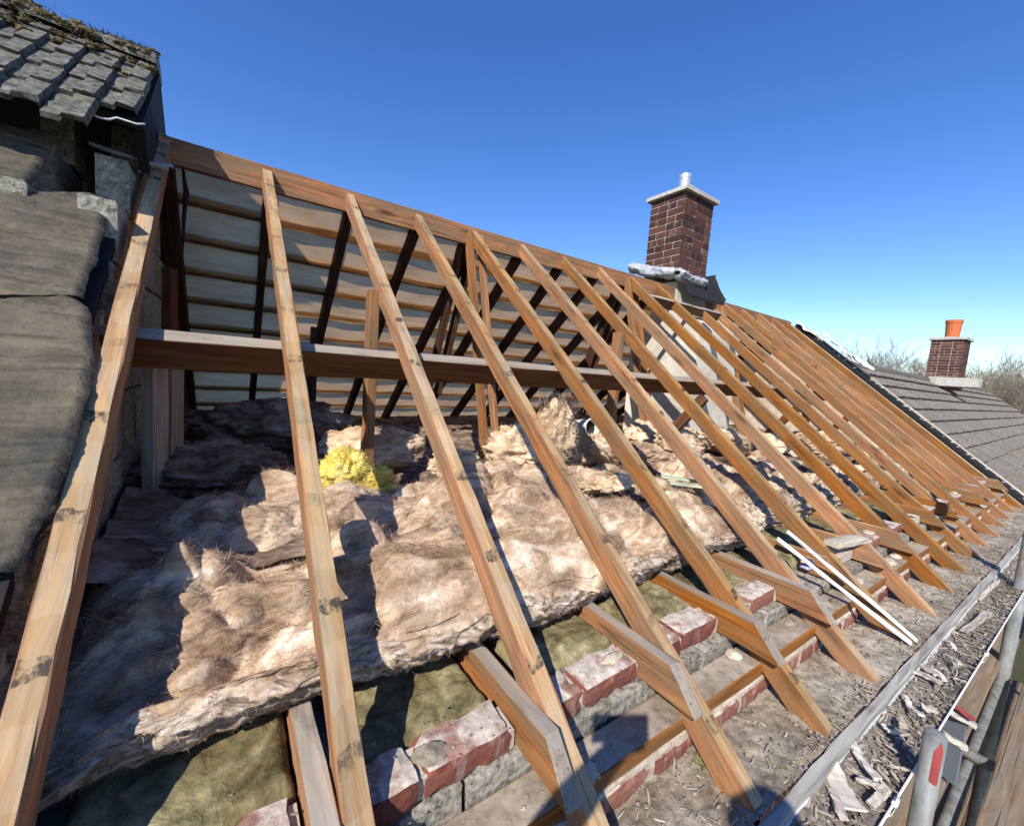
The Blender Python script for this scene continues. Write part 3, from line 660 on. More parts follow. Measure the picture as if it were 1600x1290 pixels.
# ------------------------------------------------------------------ chimneys
def chimney(name, label, x0, x1, y0, y1, z0, nc, mat, cap, pot, capt=.06):
    t = thing(name, label, 'chimney', ((x0+x1)/2, (y0+y1)/2, z0)); cache = {}
    core = cbox_mesh(x1-x0-.012, y1-y0-.012, nc*.075, [MT['mortar']], .002); link('mortar_core', core, t, Matrix.Translation(((x0+x1)/2, (y0+y1)/2, z0)))
    def brk(a, b, side, z, i):
        L = round(b - a - .009, 3)
        if L < .02: return
        if L not in cache: cache[L] = [cbox_mesh(L, .102, .066, [MT[mat]], .003, .0012, len(cache)*3 + q) for q in range(2)]
        me = cache[L][i % 2]; m = (a + b) / 2; j = rng.uniform(-.0015, .0015)
        M = {'s': Matrix.Translation((m, y0+.051+j, z)), 'n': Matrix.Translation((m, y1-.051+j, z)) @ Matrix.Rotation(math.pi, 4, 'Z'),
             'w': Matrix.Translation((x0+.051+j, m, z)) @ Matrix.Rotation(math.pi/2, 4, 'Z'), 'e': Matrix.Translation((x1-.051+j, m, z)) @ Matrix.Rotation(-math.pi/2, 4, 'Z')}[side]
        link('brick', me, t, M)
    def run(a, b, side, z, first, i):
        p = a; L = first
        while p < b - .01:
            e = min(p + L, b)
            if b - e < .05: e = b
            brk(p, e, side, z, i); p = e; L = .225; i += 1
    for c in range(nc):
        z = z0 + c*.075 + .004
        if c % 2 == 0:
            for sd in 'we': run(y0 - .0045, y1 + .0045, sd, z, .225, c)
            for sd in 'sn': run(x0 + .1065, x1 - .1065, sd, z, .1125, c)
        else:
            for sd in 'sn': run(x0 - .0045, x1 + .0045, sd, z, .225, c)
            for sd in 'we': run(y0 + .1065, y1 - .1065, sd, z, .1125, c)
    zt = z0 + nc*.075
    cp = cbox_mesh(x1-x0+.09, y1-y0+.09, capt, [MT[cap]], .006, .002, 5); link('cap', cp, t, Matrix.Translation(((x0+x1)/2, (y0+y1)/2, zt)))
    pr, ph, pm, taper = pot; zz = zt + capt; cx, cy = (x0+x1)/2, (y0+y1)/2
    V = []; F = []; N = 20
    prof = [(pr*taper, 0), (pr*taper, .01), (pr, ph*.82), (pr*1.08, ph*.84), (pr*1.08, ph), (pr*.86, ph), (pr*.8, ph*.3), (.001, ph*.3)]
    for (r, h) in prof:
        for j in range(N): V.append((cx + r*math.cos(2*math.pi*j/N), cy + r*math.sin(2*math.pi*j/N), zz + h))
    for i in range(len(prof)-1):
        for j in range(N): F.append((i*N+j, i*N+(j+1) % N, (i+1)*N+(j+1) % N, (i+1)*N+j))
    link('flue_pot', mesh('pot', V, F, MT[pm]), t)
    X, _ = blob_arr((cx, cy, zz), (pr*1.9, pr*1.7, .045), 6, .15, 2, 30, 12); link('flaunching', grid_mesh(X, MT['mortar']), t)
    return t
ch1 = chimney('chimney_stack', 'dark brick chimney with pale slab and metal flue rising from the stripped roof', 4.40, 4.95, .005, .46, .085, 13, 'brick_dark', 'white_cap', (.065, .27, 'steel_flue', 1.0), .048)
# rendered breast inside the loft, its top following the slope
V = []
for x in (4.40, 5.25):
    V += [(x, -.33, -1.98), (x, -.33, -.44), (x, -.02, -.17), (x, 0.0, .09), (x, .47, .09), (x, .47, -.53), (x, .56, -.6), (x, .56, -1.98)]
V = [(a + (-.25 if (i >= 8 and i % 8 in (2, 3, 4, 5)) else 0), b_, c_) for i, (a, b_, c_) in enumerate(V)]
F = [(7, 6, 5, 4, 3, 2, 1, 0), tuple(8 + j for j in range(8))] + [(j, (j+1) % 8, 8 + (j+1) % 8, 8 + j) for j in range(8)]
link('breast', mesh('breast', V, F, MT['render']), ch1)
def lead_roll(p0, p1, r, seed, sag=.02):
    p0 = np.array(p0); p1 = np.array(p1); nu, nv = 40, 22; ax = p1 - p0; L = np.linalg.norm(ax); ax /= L
    a = np.cross(ax, [0, 0, 1.]); a /= np.linalg.norm(a); b_ = np.cross(a, ax); X = np.zeros((nu, nv, 3))
    for i in range(nu):
        t = i/(nu-1)
        for j in range(nv):
            th = 2*math.pi*j/(nv-1); rr = r * (.45 if i in (0, nu-1) else 1) * (1 + .5*float(fbm(t*L*9, math.cos(th)*1.6, math.sin(th)*1.6, 4, seed)) + .15*float(vnoise(t*L*30, math.cos(th)*4, math.sin(th)*4, seed)))
            X[i, j] = p0 + ax*L*t + a*rr*math.cos(th)*1.1 + b_*rr*math.sin(th)*.8 - np.array([0, 0, sag*math.sin(math.pi*t)])
    return grid_mesh(X, MT['lead'])
link('lead_flashing', lead_roll((4.28, .56, .30), (4.30, -.04, .15), .075, 3), ch1)
link('lead_flashing', lead_roll((4.30, -.06, .15), (4.78, -.075, .115), .07, 8), ch1)
xs = np.linspace(4.33, 5.06, 30); vs = np.linspace(0, 1, 8); X = np.array([[(x, -.055 - .16*v + .012*float(vnoise(x*14, v*2, 0, 4)), .16 - .27*v + (.06 if x > 5.03 else 0)) for v in vs] for x in xs])
o = link('lead_flashing', grid_mesh(X, MT['black_felt']), ch1); md = o.modifiers.new('t', 'SOLIDIFY'); md.thickness = .004
xs = np.linspace(-.06, .5, 12); X = np.array([[(5.04 + .02*v, y, .03 - .02*0 + .24*v) for v in (0, .5, 1)] for y in xs])
o = link('lead_flashing', grid_mesh(X, MT['black_felt']), ch1); md = o.modifiers.new('t', 'SOLIDIFY'); md.thickness = .004
yl = on_x(1445, 592, 16.3)[1]; yr = on_x(1496, 602, 16.3)[1]; zt2 = on_x(1480, 531, 16.3)[2]
Z2 = -.45
chimney('chimney_stack', 'distant dark brick chimney with orange clay pot on the lower tiled roof', 16.3, 17.1, min(yl, yr), max(yl, yr), Z2 - .25, int(round((zt2 - Z2 + .25) / .075)), 'brick_dark', 'white_cap', (.165, .50, 'terracotta', .86), .07)
ch2z = zt2
o = link('lead_flashing', cbox_mesh(.5, max(yl, yr) - min(yl, yr) + .3, .24, [MT['white_cap']], .02, .01, 3)); o.location = (16.35, (yl + yr) / 2 - .25, Z2 - .16); tag(o, 'white mortar flashing at the foot of the distant chimney', 'flashing')

# ------------------------------------------------------------------ neighbouring roof on the low side
rh = thing('neighbour_roof', 'lower neighbouring roof of flat grey concrete tiles beyond the last rafter', 'roof', (12, -1.2, Z2 - 1))
def rp(x, s, D): p = on_slope(x, s, D, Z2); return tuple(p)
pr = [(0, Z2 - .03), slope_pts(3.5, -.03)]
V = []
for x in (7.66, 27.0):
    a = on_slope(x, 3.45, -.02, Z2); V += [(x, a[1], a[2]), (x, 0, Z2 - .02), (x, -a[1], a[2])]
deck2 = link('roof_deck', mesh('deck', V, [(0, 3, 4, 1), (1, 4, 5, 2), (0, 1, 2), (5, 4, 3), (0, 2, 5, 3)], MT['black_felt']), rh)
ft = []
for i in range(4):
    me = tile_mesh(.292, .37, .006, .032, 20 + i, 1, 'tile_new', .062); ft.append(me)
SV = []; SF = []
for r in range(11):
    for c in range(64):
        x = 7.72 + .15 + c * .30 + (.15 if r % 2 else 0); tail = .33 + .30 * r
        M = slope_frame(x, tail - .37 + rng.uniform(-.005, .005), .006 + rng.uniform(0, .005), Z2, rng.uniform(-.008, .008))
        if 5 <= c < 32: link('tile', ft[(r*3 + c) % 4], deck2, M)
        else:
            me = ft[(r + c) % 4]; o0 = len(SV); SV += [tuple(M @ v_.co) for v_ in me.vertices]; SF += [tuple(o0 + q for q in p.vertices) for p in me.polygons]
o = link('far_tiles', mesh('tiles', SV, SF, MT['tile_new']), deck2); o['kind'] = 'stuff'
for i in range(42):
    x0 = 7.72 + i*.45; X = np.array([[(x, .11*math.cos(a), Z2 - .035 + .11*math.sin(a)) for a in np.linspace(math.pi, 0, 11)] for x in (x0, x0 + .22, x0 + .445)])
    link('ridge_tile', grid_mesh(X, MT['tile_old']), deck2)
link('wall', cbox_mesh(19.0, 4.7, 4.4, [MT['brick_wall']]), rh, Matrix.Translation((17.3, 0, -7.2)))
# party wall on that side with ragged mortar and a black verge strip
pe = thing('party_wall', 'party wall beyond the last rafter with black verge strip and white mortar crumbs', 'wall', (7.6, -1, -2.2))
V = []
for x in (7.40, 7.62):
    V += [(x, -2.55, -2.35), (x, -2.55, -2.55*TP - .03), (x, 0, -.03), (x, 2.55, -2.55*TP - .03), (x, 2.55, -2.35)]
link('blockwork', mesh('pw', V, [(4, 3, 2, 1, 0), (5, 6, 7, 8, 9)] + [(j, (j+1) % 5, 5+(j+1) % 5, 5+j) for j in range(5)], MT['mortar']), pe)
beam('verge_strip', on_slope(7.52, .05, .030), on_slope(7.52, 3.32, .030), .17, .04, NV, [MT['black_felt']] * 2, pe, n=10, seed=5)
beam('verge_edge', on_slope(7.665, .05, .042), on_slope(7.665, 3.32, .036), .03, .03, NV, [MT['mortar']] * 2, pe, n=9, seed=6, jit=.003)
for i in range(30):
    s = .3 + i*.1 + rng.uniform(-.04, .04); X, _ = blob_arr(on_slope(7.455 + rng.uniform(-.02, .10), s, .032), np.array([.03, .04, .012]) * rng.uniform(.3, .9), 50+i, .4, 2, 16, 10)
    link('mortar_crumb', grid_mesh(X, MT['white_cap']), pe)
for i, (u, v, du, dv, ti) in enumerate(((1262, 514, 26, 16, .25), (1300, 535, 34, 18, .4), (1330, 556, 30, 14, .2), (1350, 565, 28, 6, .1))):
    c0 = on_x(u, v, 7.5); nu, nv = 18, 12; X = np.zeros((nu, nv, 3))
    for a in range(nu):
        for b_ in range(nv):
            s = (a/(nu-1) - .5) * .34; w_ = (b_/(nv-1) - .5) * .22
            X[a, b_] = c0 + AV*s + np.array([w_, 0, 0]) + NV*(.04*float(fbm(s*8+i*9, w_*9, i, 3, i)) + ti*.1 - .02)
    o = link('flashing_scrap', grid_mesh(X, MT['white_plastic'])); md = o.modifiers.new('t', 'SOLIDIFY'); md.thickness = .006
    tag(o, 'crumpled white flashing scrap on the party wall below the ridge end', 'flashing', 'crumpled white scraps on the far party wall')

# ------------------------------------------------------------------ insulation
def quilt(name, x0, x1, prof, seed, label, mats, nu=300, nv=190, amp=1., fs=(0, .25), taper=.18, par=None):
    prof = np.array(prof, float); seg = np.r_[0, np.cumsum(np.linalg.norm(np.diff(prof, axis=0), axis=1))]; L = seg[-1]
    s = np.linspace(0, L, nv); yy = np.interp(s, seg, prof[:, 0]); zz = np.interp(s, seg, prof[:, 1])
    for _ in range(3):
        yy[1:-1] = (yy[:-2] + yy[1:-1] * 2 + yy[2:]) / 4; zz[1:-1] = (zz[:-2] + zz[1:-1]*2 + zz[2:]) / 4
    ty, tz = np.gradient(yy), np.gradient(zz); nl = np.hypot(ty, tz) + 1e-9; ny, nz = -tz / nl, ty / nl      # normal to the left of travel
    if nz[nv//2] < 0: ny, nz = -ny, -nz
    xs = np.linspace(x0, x1, nu); XX, SS = np.meshgrid(xs, s, indexing='ij')
    wx = .10 * fbm(XX*3, SS*3, 1, 3, seed + 50); ws = .08 * fbm(XX*3, SS*3, 9, 3, seed + 60)
    A, B = XX + wx, SS + ws
    d = .115 * fbm(A*2.4, B*3.2, 0, 2, seed) - .012 + .085 * (np.abs(vnoise(A*4.5, B*6.5, 4, seed + 1)) - .35) + .038 * (np.abs(vnoise(A*10, B*17, 7, seed + 5)) - .35) + .010 * (np.abs(vnoise(A*21, B*48, 2, seed + 2)) - .3) + .0016 * vnoise(A*40, B*150, 0, seed + 3)
    fr = np.clip((SS - L*fs[0]) / (L*(fs[1]-fs[0]) + 1e-6), 0, 1); front = (SS < L*fs[1])
    lay = .014 * vnoise(XX*6, SS*60, 0, seed + 6) + .007 * vnoise(XX*24, SS*170, 3, seed + 7) + .008 * vnoise(XX*50, SS*80, 3, seed + 8)
    d = np.where(front, .45 * d * fr + lay, d) * amp
    e = np.clip(np.minimum(XX - x0, x1 - XX) / taper, 0, 1) ** .5
    zb = min(prof[:, 1])
    Yp = yy[None] + ny[None]*d; Zp = zz[None] + nz[None]*d
    Zp = zb - .02 + (Zp - zb + .02) * (.08 + .92*e)
    lim = -np.abs(Yp)*TP - .122; Zp = np.where(Zp > lim - .03, lim - .03 + .03*np.tanh((Zp - lim + .03)/.06)*.9, Zp)
    X = np.stack([XX + .03*fbm(XX*4, SS*6, 5, 2, seed + 9), Yp, Zp], -1)
    me = grid_mesh(X, mats)
    if len(mats) > 1:
        idx = np.zeros((nu-1, nv-1), np.int32); idx[:, :] = (s[:-1] < L*fs[1]*.82)[None]
        # ragged change between the cut edge and the top
        rag = (s[None, :-1] + .03*vnoise(xs[:-1, None]*9, 0, 0, seed) + .015*vnoise(xs[:-1, None]*40, 0, 0, seed)) < L*fs[1]*.86
        me.polygons.foreach_set('material_index', rag.astype(np.int32).ravel())
    o = link(name, me, par)
    if label: tag(o, label, 'insulation')
    return o, X, np.stack([np.zeros_like(XX), np.broadcast_to(ny[None], XX.shape), np.broadcast_to(nz[None], XX.shape)], -1), front
def fluff(X, N, n, Lr, wr, mat, parent, seed, mask=None, along=1.0, out=.6, curl=1.0, noise=.2, swirl=1.5):
    g = np.random.default_rng(seed); idx = np.arange(X.shape[0]*X.shape[1])
    if mask is not None: idx = idx[mask.ravel()]
    q = g.choice(idx, n); P = X.reshape(-1, 3)[q]; Nn = N.reshape(-1, 3)[q]
    t1 = np.array([1., 0, 0]); t2 = np.cross(Nn, t1); th = swirl*fbm(P[:, 0]*4.5, P[:, 1]*4.5, P[:, 2]*4.5, 2, seed + 77)
    D = np.cos(th)[:, None]*t1[None]*g.choice([-1, 1], n)[:, None] + np.sin(th)[:, None]*t2 + Nn*out*g.random(n)[:, None] + g.normal(size=(n, 3))*noise; D /= np.linalg.norm(D, axis=1)[:, None]
    return strands(P - Nn*.003, D, g.uniform(*Lr, n), g.uniform(*wr, n), mat, 'loose_fibres', parent, curl, seed)
FT, FE = MT['fibre_tan'], MT['fibre_edge']
# flat bed of old insulation over the ceiling
xs = np.linspace(-.03, 7.38, 300); ys = np.linspace(-1.55, 2.1, 130); XX, YY = np.meshgrid(xs, ys, indexing='ij')
Z = -1.70 + .055*fbm(XX*2.2, YY*2.6, 0, 4, 33) + .03*(1 - 2*np.abs(fbm(XX*4, YY*7, 3, 3, 35))) + .012*fbm(XX*20, YY*30, 0, 3, 37) + np.clip(.35 - XX, 0, .4)*.25
o = link('insulation_bed', grid_mesh(np.stack([XX, YY, Z], -1), MT['fibre_shade'])); tag(o, 'matted brown fibre insulation bed across the loft behind the front quilt', 'insulation')  # shade of the loft put into the bed's fibre colour
# the long front quilt with its cut edge
q1, X1, N1, fr1 = quilt('insulation_quilt', -.06, 2.56, [(-1.86, -1.87), (-1.92, -1.825), (-1.955, -1.765), (-1.93, -1.71), (-1.83, -1.665), (-1.68, -1.60), (-1.56, -1.60), (-1.47, -1.665), (-1.39, -1.60), (-1.25, -1.56), (-1.12, -1.58), (-1.04, -1.62), (-1.0, -1.70)], 11, 'long tan fibre quilt with a frayed grimy cut edge behind the eaves bricks', [FT, FE], 620, 260, fs=(0, .175))
fluff(X1, N1, 15000, (.007, .026), (.0005, .0012), 'fibre_edge', q1, 1, fr1, 1.0, .4, 1.8)
fluff(X1, N1, 9000, (.007, .024), (.0005, .0011), 'fibre_cream', q1, 9, fr1, 1.0, .4, 1.8)
fluff(X1, N1, 40000, (.012, .042), (.0006, .0014), 'fibre_tan', q1, 2, ~fr1, 1.0, .35, 1.5)
fluff(X1, N1, 46000, (.012, .042), (.0006, .0014), 'fibre_cream', q1, 5, ~fr1, 1.0, .5, 1.8)
q2, X2, N2q, fr2 = quilt('insulation_quilt', 2.62, 4.75, [(-1.83, -1.87), (-1.87, -1.80), (-1.86, -1.73), (-1.78, -1.68), (-1.5, -1.655), (-1.2, -1.64), (-1.0, -1.74)], 23, 'lumpy grey-brown fibre quilt between the plastic trims and the chimney bay', [FT, FE], 330, 170, 1.15, fs=(0, .28))
fluff(X2, N2q, 9000, (.012, .04), (.0007, .0016), 'fibre_edge', q2, 3, None, 1.0, .6, 1.0)
q3, X3, N3q, fr3 = quilt('insulation_quilt', 4.85, 7.3, [(-1.80, -1.87), (-1.85, -1.80), (-1.84, -1.75), (-1.75, -1.70), (-1.4, -1.67), (-1.1, -1.66), (-.9, -1.74)], 27, 'far pale fibre quilt lying beneath the closely ranked end rafters', [FT, FE], 260, 120, 1.2, fs=(0, .28))
# loose pieces behind it
def lump(name, label, c, rad, mat, seed, amp=.3, fr=2.0, nf=900, fmat=None, rot=(0, 0, 0), Lf=(.01, .04), nu=120, nv=70):
    X, d = blob_arr((0, 0, 0), rad, seed, amp, fr, nu, nv, .06)
    X = X * 1.0; X[..., 2] = np.maximum(X[..., 2], -rad[2]*.8)
    R3 = (Matrix.Rotation(rot[2], 3, 'Z') @ Matrix.Rotation(rot[1], 3, 'Y') @ Matrix.Rotation(rot[0], 3, 'X')); R3 = np.array(R3)
    X = X @ R3.T; d = d @ R3.T
    o = link(name, grid_mesh(X + np.array(c), MT[mat])); tag(o, label, 'insulation')
    g = np.random.default_rng(seed); P = X.reshape(-1, 3); q = g.choice(len(P), nf); D = d.reshape(-1, 3)[q] * .7 + g.normal(size=(nf, 3))*.7; D /= np.linalg.norm(D, axis=1)[:, None]
    strands(P[q] + np.array(c), D, g.uniform(*Lf, nf), g.uniform(.001, .0024, nf), fmat or mat, 'loose_fibres', o, 1.0, seed)
    return o
lump('insulation_lump', 'bright yellow fluffy insulation lump beside the loft post', (.69, -1.00, -1.545), (.10, .08, .105), 'fibre_yellow', 3, .28, 1.5, 5000, None, (0, 0, .3), (.008, .03))
lump('insulation_lump', 'smaller yellow insulation tuft next to the bright yellow lump', (.83, -1.01, -1.585), (.075, .06, .06), 'fibre_yellow', 5, .3, 1.8, 1500, None, (0, 0, 0), (.008, .03))
lump('insulation_offcut', 'flat pale yellow insulation offcut under the yellow lump', (.72, -1.06, -1.615), (.19, .05, .035), 'fibre_yellow', 6, .2, 1.8, 900, None, (0, 0, -.05), (.006, .02))
lump('insulation_roll', 'tan insulation roll lying behind the loft post', (.93, -.56, -1.54), (.27, .13, .12), 'fibre_cream', 21, .25, 1.4, 700, None, (0, 0, -.15))
lump('insulation_lump', 'cream insulation lump left of the upright torn clump', (1.23, -1.00, -1.545), (.13, .09, .075), 'fibre_cream', 9, .3, 1.8, 900)
lump('insulation_lump', 'large cream insulation heap at the foot of the upright torn clump', (1.62, -1.02, -1.50), (.20, .13, .14), 'fibre_cream', 12, .35, 2.0, 1500)
cc = on_y(868, 672, -.98)
cl_ = lump('insulation_clump', 'upright torn clump of cream insulation fibres standing above the heap', cc + np.array([0, 0, -.03]), (.135, .09, .18), 'fibre_cream', 14, .45, 2.6, 4200, None, (0, .12, .2), (.02, .06))
gq = np.random.default_rng(5)
for q in range(9):
    X, _ = blob_arr(cc + np.array([gq.uniform(-.10, .10), gq.uniform(-.06, .03), gq.uniform(.02, .17)]), (gq.uniform(.02, .045), gq.uniform(.02, .04), gq.uniform(.04, .085)), 300 + q, .5, 2.4, 30, 18)
    link('torn_tuft', grid_mesh(X, MT['fibre_cream']), cl_)
nf = 2600; Pf = cc + np.stack([gq.normal(size=nf)*.06, gq.normal(size=nf)*.04, gq.uniform(-.02, .17, nf)], 1); Df = np.stack([gq.normal(size=nf)*.45, gq.normal(size=nf)*.45 - .1, np.ones(nf)], 1); Df /= np.linalg.norm(Df, axis=1)[:, None]
strands(Pf, Df, gq.uniform(.03, .10, nf), gq.uniform(.001, .003, nf), 'fibre_cream', 'torn_fibres', cl_, .9, 8)
lump('insulation_lump', 'brown insulation lump drooping beside the cream pipe', on_y(945, 700, -1.0), (.15, .08, .09), 'fibre_tan', 15, .3, 2, 900, 'fibre_cream', (0, .5, 0))
lump('insulation_lump', 'small cream scraps of insulation below the drooping brown lump', on_z(950, 755, -1.60), (.17, .07, .05), 'fibre_cream', 16, .4, 2.6, 900)
lump('insulation_batt', 'folded yellow-brown insulation batt behind the pale green strips', on_z(1060, 700, -1.58), (.30, .16, .15), 'fibre_cream', 17, .2, 1.3, 900, 'fibre_tan', (0, .12, .1))
lump('insulation_batt', 'grey-brown insulation batt leaning near the chimney breast', on_z(1130, 690, -1.55), (.32, .16, .13), 'fibre_tan', 18, .25, 1.4, 800, 'fibre_cream', (0, .2, -.1))
lump('insulation_lump', 'dusty insulation heap under the chimney breast', (3.6, -.5, -1.58), (.45, .28, .16), 'fibre_cream', 19, .3, 1.8, 800)
lump('insulation_lump', 'dark insulation mound beside the party wall, shade painted in', (.20, -.62, -1.60), (.30, .30, .13), 'fibre_shade', 20, .3, 1.6, 900)
lump('insulation_lump', 'brown insulation mound behind the purlin, corner shade painted in', (.50, .15, -1.50), (.42, .25, .17), 'fibre_shade', 22, .3, 1.6, 500)
for i, (x, y, z, rx, ry, rz_, m) in enumerate(((2.35, -.75, -1.60, .24, .16, .11, 'fibre_cream'), (2.9, -.9, -1.62, .22, .2, .10, 'fibre_tan'), (4.9, -.9, -1.62, .3, .2, .12, 'fibre_cream'), (5.6, -1.0, -1.64, .35, .22, .10, 'fibre_tan'), (6.3, -.9, -1.62, .35, .25, .12, 'fibre_cream'))):
    lump('insulation_lump', ['round cream insulation lump behind the cream pipe', 'matted tan insulation lump before the second post', 'cream insulation lump just past the chimney breast', 'tan insulation lump under the far rafters', 'last cream insulation lump toward the far party wall'][i], (x, y, z), (rx, ry, rz_), m, 70 + i, .3, 1.8, 500, None, (0, 0, 0), (.01, .035), 90, 50)
# old green slabs between the joists at the eaves
for k in range(0, NR - 1):
    xl, xr = k*S + .026, (k+1)*S - .076
    dy = .6 * drift(xl) if k > 3 else 0
    xs = np.linspace(xl, xr, 34); ys = np.linspace(-2.078 + dy, -1.60, 40); XX, YY = np.meshgrid(xs, ys, indexing='ij')
    e = np.clip(np.minimum(np.minimum(XX - xl, xr - XX), YY - ys[0]) / .02, 0, 1) ** .5
    Z = -1.905 + .035*e + .012*fbm(XX*9, YY*9, k, 4, 44) + .006*vnoise(XX*50, YY*50, k, 45) - .02*(k % 3 == 1)
    X = np.stack([XX + .004*vnoise(YY*20, k, 0, 4), YY, Z], -1); top = X
    lo = X.copy(); lo[..., 2] = -1.945
    X = np.concatenate([lo[:, :1], top, lo[:, -1:]], 1); X = np.concatenate([np.where(True, np.stack([X[0, :, 0], X[0, :, 1], np.full(X.shape[1], -1.945)], -1), 0)[None], X, np.stack([X[-1, :, 0], X[-1, :, 1], np.full(X.shape[1], -1.945)], -1)[None]], 0)
    o = link('insulation_slab', grid_mesh(X, MT['fibre_green'])); tag(o, 'old green-stained insulation slab fitted between two joists behind the eaves bricks', 'insulation', 'old green slabs between the joists')

# ------------------------------------------------------------------ small things in the loft
pc = on_y(926, 668, -.93); ax = CAM - pc; ax[2] *= .3; ax = ax / np.linalg.norm(ax) + np.array([.5, 0, .1]); ax /= np.linalg.norm(ax)
pipe = thing('vent_pipe', 'open end of a cream plastic pipe poking out of the insulation', 'pipe', pc)
a = np.cross(ax, [0, 0, 1]); a /= np.linalg.norm(a); b_ = np.cross(a, ax); N = 28; V = []; F = []
prof = [(.058, -.28), (.058, 0), (.052, .003), (.048, 0), (.047, -.10), (.047, -.28)]
for (r, h) in prof:
    for j in range(N): V.append(pc + ax*h + (a*math.cos(2*math.pi*j/N) + b_*math.sin(2*math.pi*j/N)*1.15)*r)
for i in range(len(prof)-1):
    for j in range(N): F.append((i*N+j, i*N+(j+1) % N, (i+1)*N+(j+1) % N, (i+1)*N+j))
link('pipe_wall', mesh('pipe', V, F, MT['pipe_cream'], smooth=True), pipe)
V = [pc - ax*.06 + (a*math.cos(2*math.pi*j/N) + b_*math.sin(2*math.pi*j/N)*1.15)*.0465 for j in range(N)]
link('bore_shade', mesh('inner', V, [tuple(range(N))], MT['black_felt']), pipe)  # black disc added in the bore for the shade inside the pipe
for i, ((u0, v0), (u1, v1)) in enumerate((((1033, 742), (1132, 757)), ((1046, 752), (1124, 762)))):
    o = beam('trim_strip', on_z(u0, v0, -1.55), on_z(u1, v1, -1.56), .035, .012, (0, 0, 1), [MT['pale_green']], None, n=4, seed=i); tag(o, 'pale green strip lying on the fibre quilt before the folded batt', 'strip', 'pale green strips on the quilt')
for i, ((u0, v0), (u1, v1)) in enumerate((((1216, 840), (1424, 1004)), ((1231, 829), (1434, 1000)))):
    o = beam('plastic_trim', on_r(u0, v0, .004), on_r(u1, v1, .014), .022, .010, NV, [MT['white_plastic']], None, n=8, seed=i, bow=.004); tag(o, 'long white plastic trim leaning from the quilt to the fascia', 'trim', 'pair of long white plastic trims')
X, _ = blob_arr(on_r(1261, 884, -.11), (.045, .03, .014), 4, .5, 2.5, 24, 14); o = link('crumpled_packet', grid_mesh(X, MT['packet'])); tag(o, 'crumpled purple and white packet below the white trims', 'packet')
p0 = on_z(1300, 845, -1.80); o = beam('timber_offcut', p0, p0 + np.array([.30, -.04, -.01]), .07, .03, (0, 0, 1), [MT['wood_pale']] * 2, None, n=4, seed=12); tag(o, 'pale timber offcut lying flat beside the white trims', 'offcut')
# weeds on the ledge
P = on_z(1096, 1196, -2.098) + np.stack([rng.normal(size=60)*.012, rng.normal(size=60)*.008, np.zeros(60)], 1); D = np.stack([rng.normal(size=60)*.6, rng.normal(size=60)*.6, np.ones(60)], 1); D /= np.linalg.norm(D, axis=1)[:, None]
NBm = NB('weed'); NBm.done((.16, .17, .05), .8)
o = strands(P, D, rng.uniform(.01, .025, 60), rng.uniform(.005, .009, 60), 'weed', 'weed_tuft', None, 1.0, 5); o['kind'] = ''; del o['kind']; tag(o, 'tiny green weed growing on the mortar ledge', 'plant')

# ------------------------------------------------------------------ debris
def chips(n, fpos, L, W, mat, name, label, cat, seed):
    g = np.random.default_rng(seed); V = []; F = []
    for i in range(n):
        p = fpos(g); l = g.uniform(*L); w_ = g.uniform(*W); th = g.uniform(0, 2*math.pi); d = np.array([math.cos(th), math.sin(th), g.normal()*.3]); d /= np.linalg.norm(d)
        s = np.cross(d, [g.normal()*.5, g.normal()*.5, 1]); s /= np.linalg.norm(s); u = np.cross(s, d); h = w_*.3; b0 = len(V)
        for e, k in ((-1, .6), (-.3, 1), (.4, .9), (1, .4)):
            c = p + d*l*.5*e + u*(.15*w_*(1 - e*e)); V += [c - s*w_*.5*k - u*h*.5, c + s*w_*.5*k - u*h*.5, c + s*w_*.5*k + u*h*.5, c - s*w_*.5*k + u*h*.5]
        for q in range(3):
            for j in range(4): F.append((b0+q*4+j, b0+q*4+(j+1) % 4, b0+q*4+4+(j+1) % 4, b0+q*4+4+j))
        F += [(b0+3, b0+2, b0+1, b0), (b0+12, b0+13, b0+14, b0+15)]
    o = link(name, mesh(name, V, F, MT[mat])); return tag(o, label, cat, kind='stuff')
def gpos(g):
    x = g.uniform(.6, 7.2); v = g.random(); return np.array([x, -2.549 + drift(x) - v*.113, -2.126 - .010*math.sin(math.pi*v) + g.uniform(0, .012)])
def lpos(g):
    x = g.uniform(.4, 7.2); v = 1 - g.random()**1.6; return np.array([x, -2.306 + v*(-.207 + .4*drift(x)) + .6*drift(x), -2.100 + .006*v + g.uniform(.0, .010)])
chips(1500, gpos, (.008, .04), (.002, .009), 'leaf_litter', 'leaf_litter', 'dry leaf litter and bark chips in the gutter', 'litter', 1)
chips(1300, gpos, (.006, .03), (.003, .010), 'soil', 'dirt_crumbs', 'dark dirt crumbs scattered in the gutter', 'dirt', 2)
chips(1500, lpos, (.006, .045), (.0012, .004), 'leaf_litter', 'twig_litter', 'dry twigs and crumbs scattered on the mortar ledge', 'litter', 3)
chips(500, lpos, (.004, .013), (.003, .007), 'soil', 'mortar_crumbs', 'dark crumbs scattered on the mortar ledge', 'litter', 4)
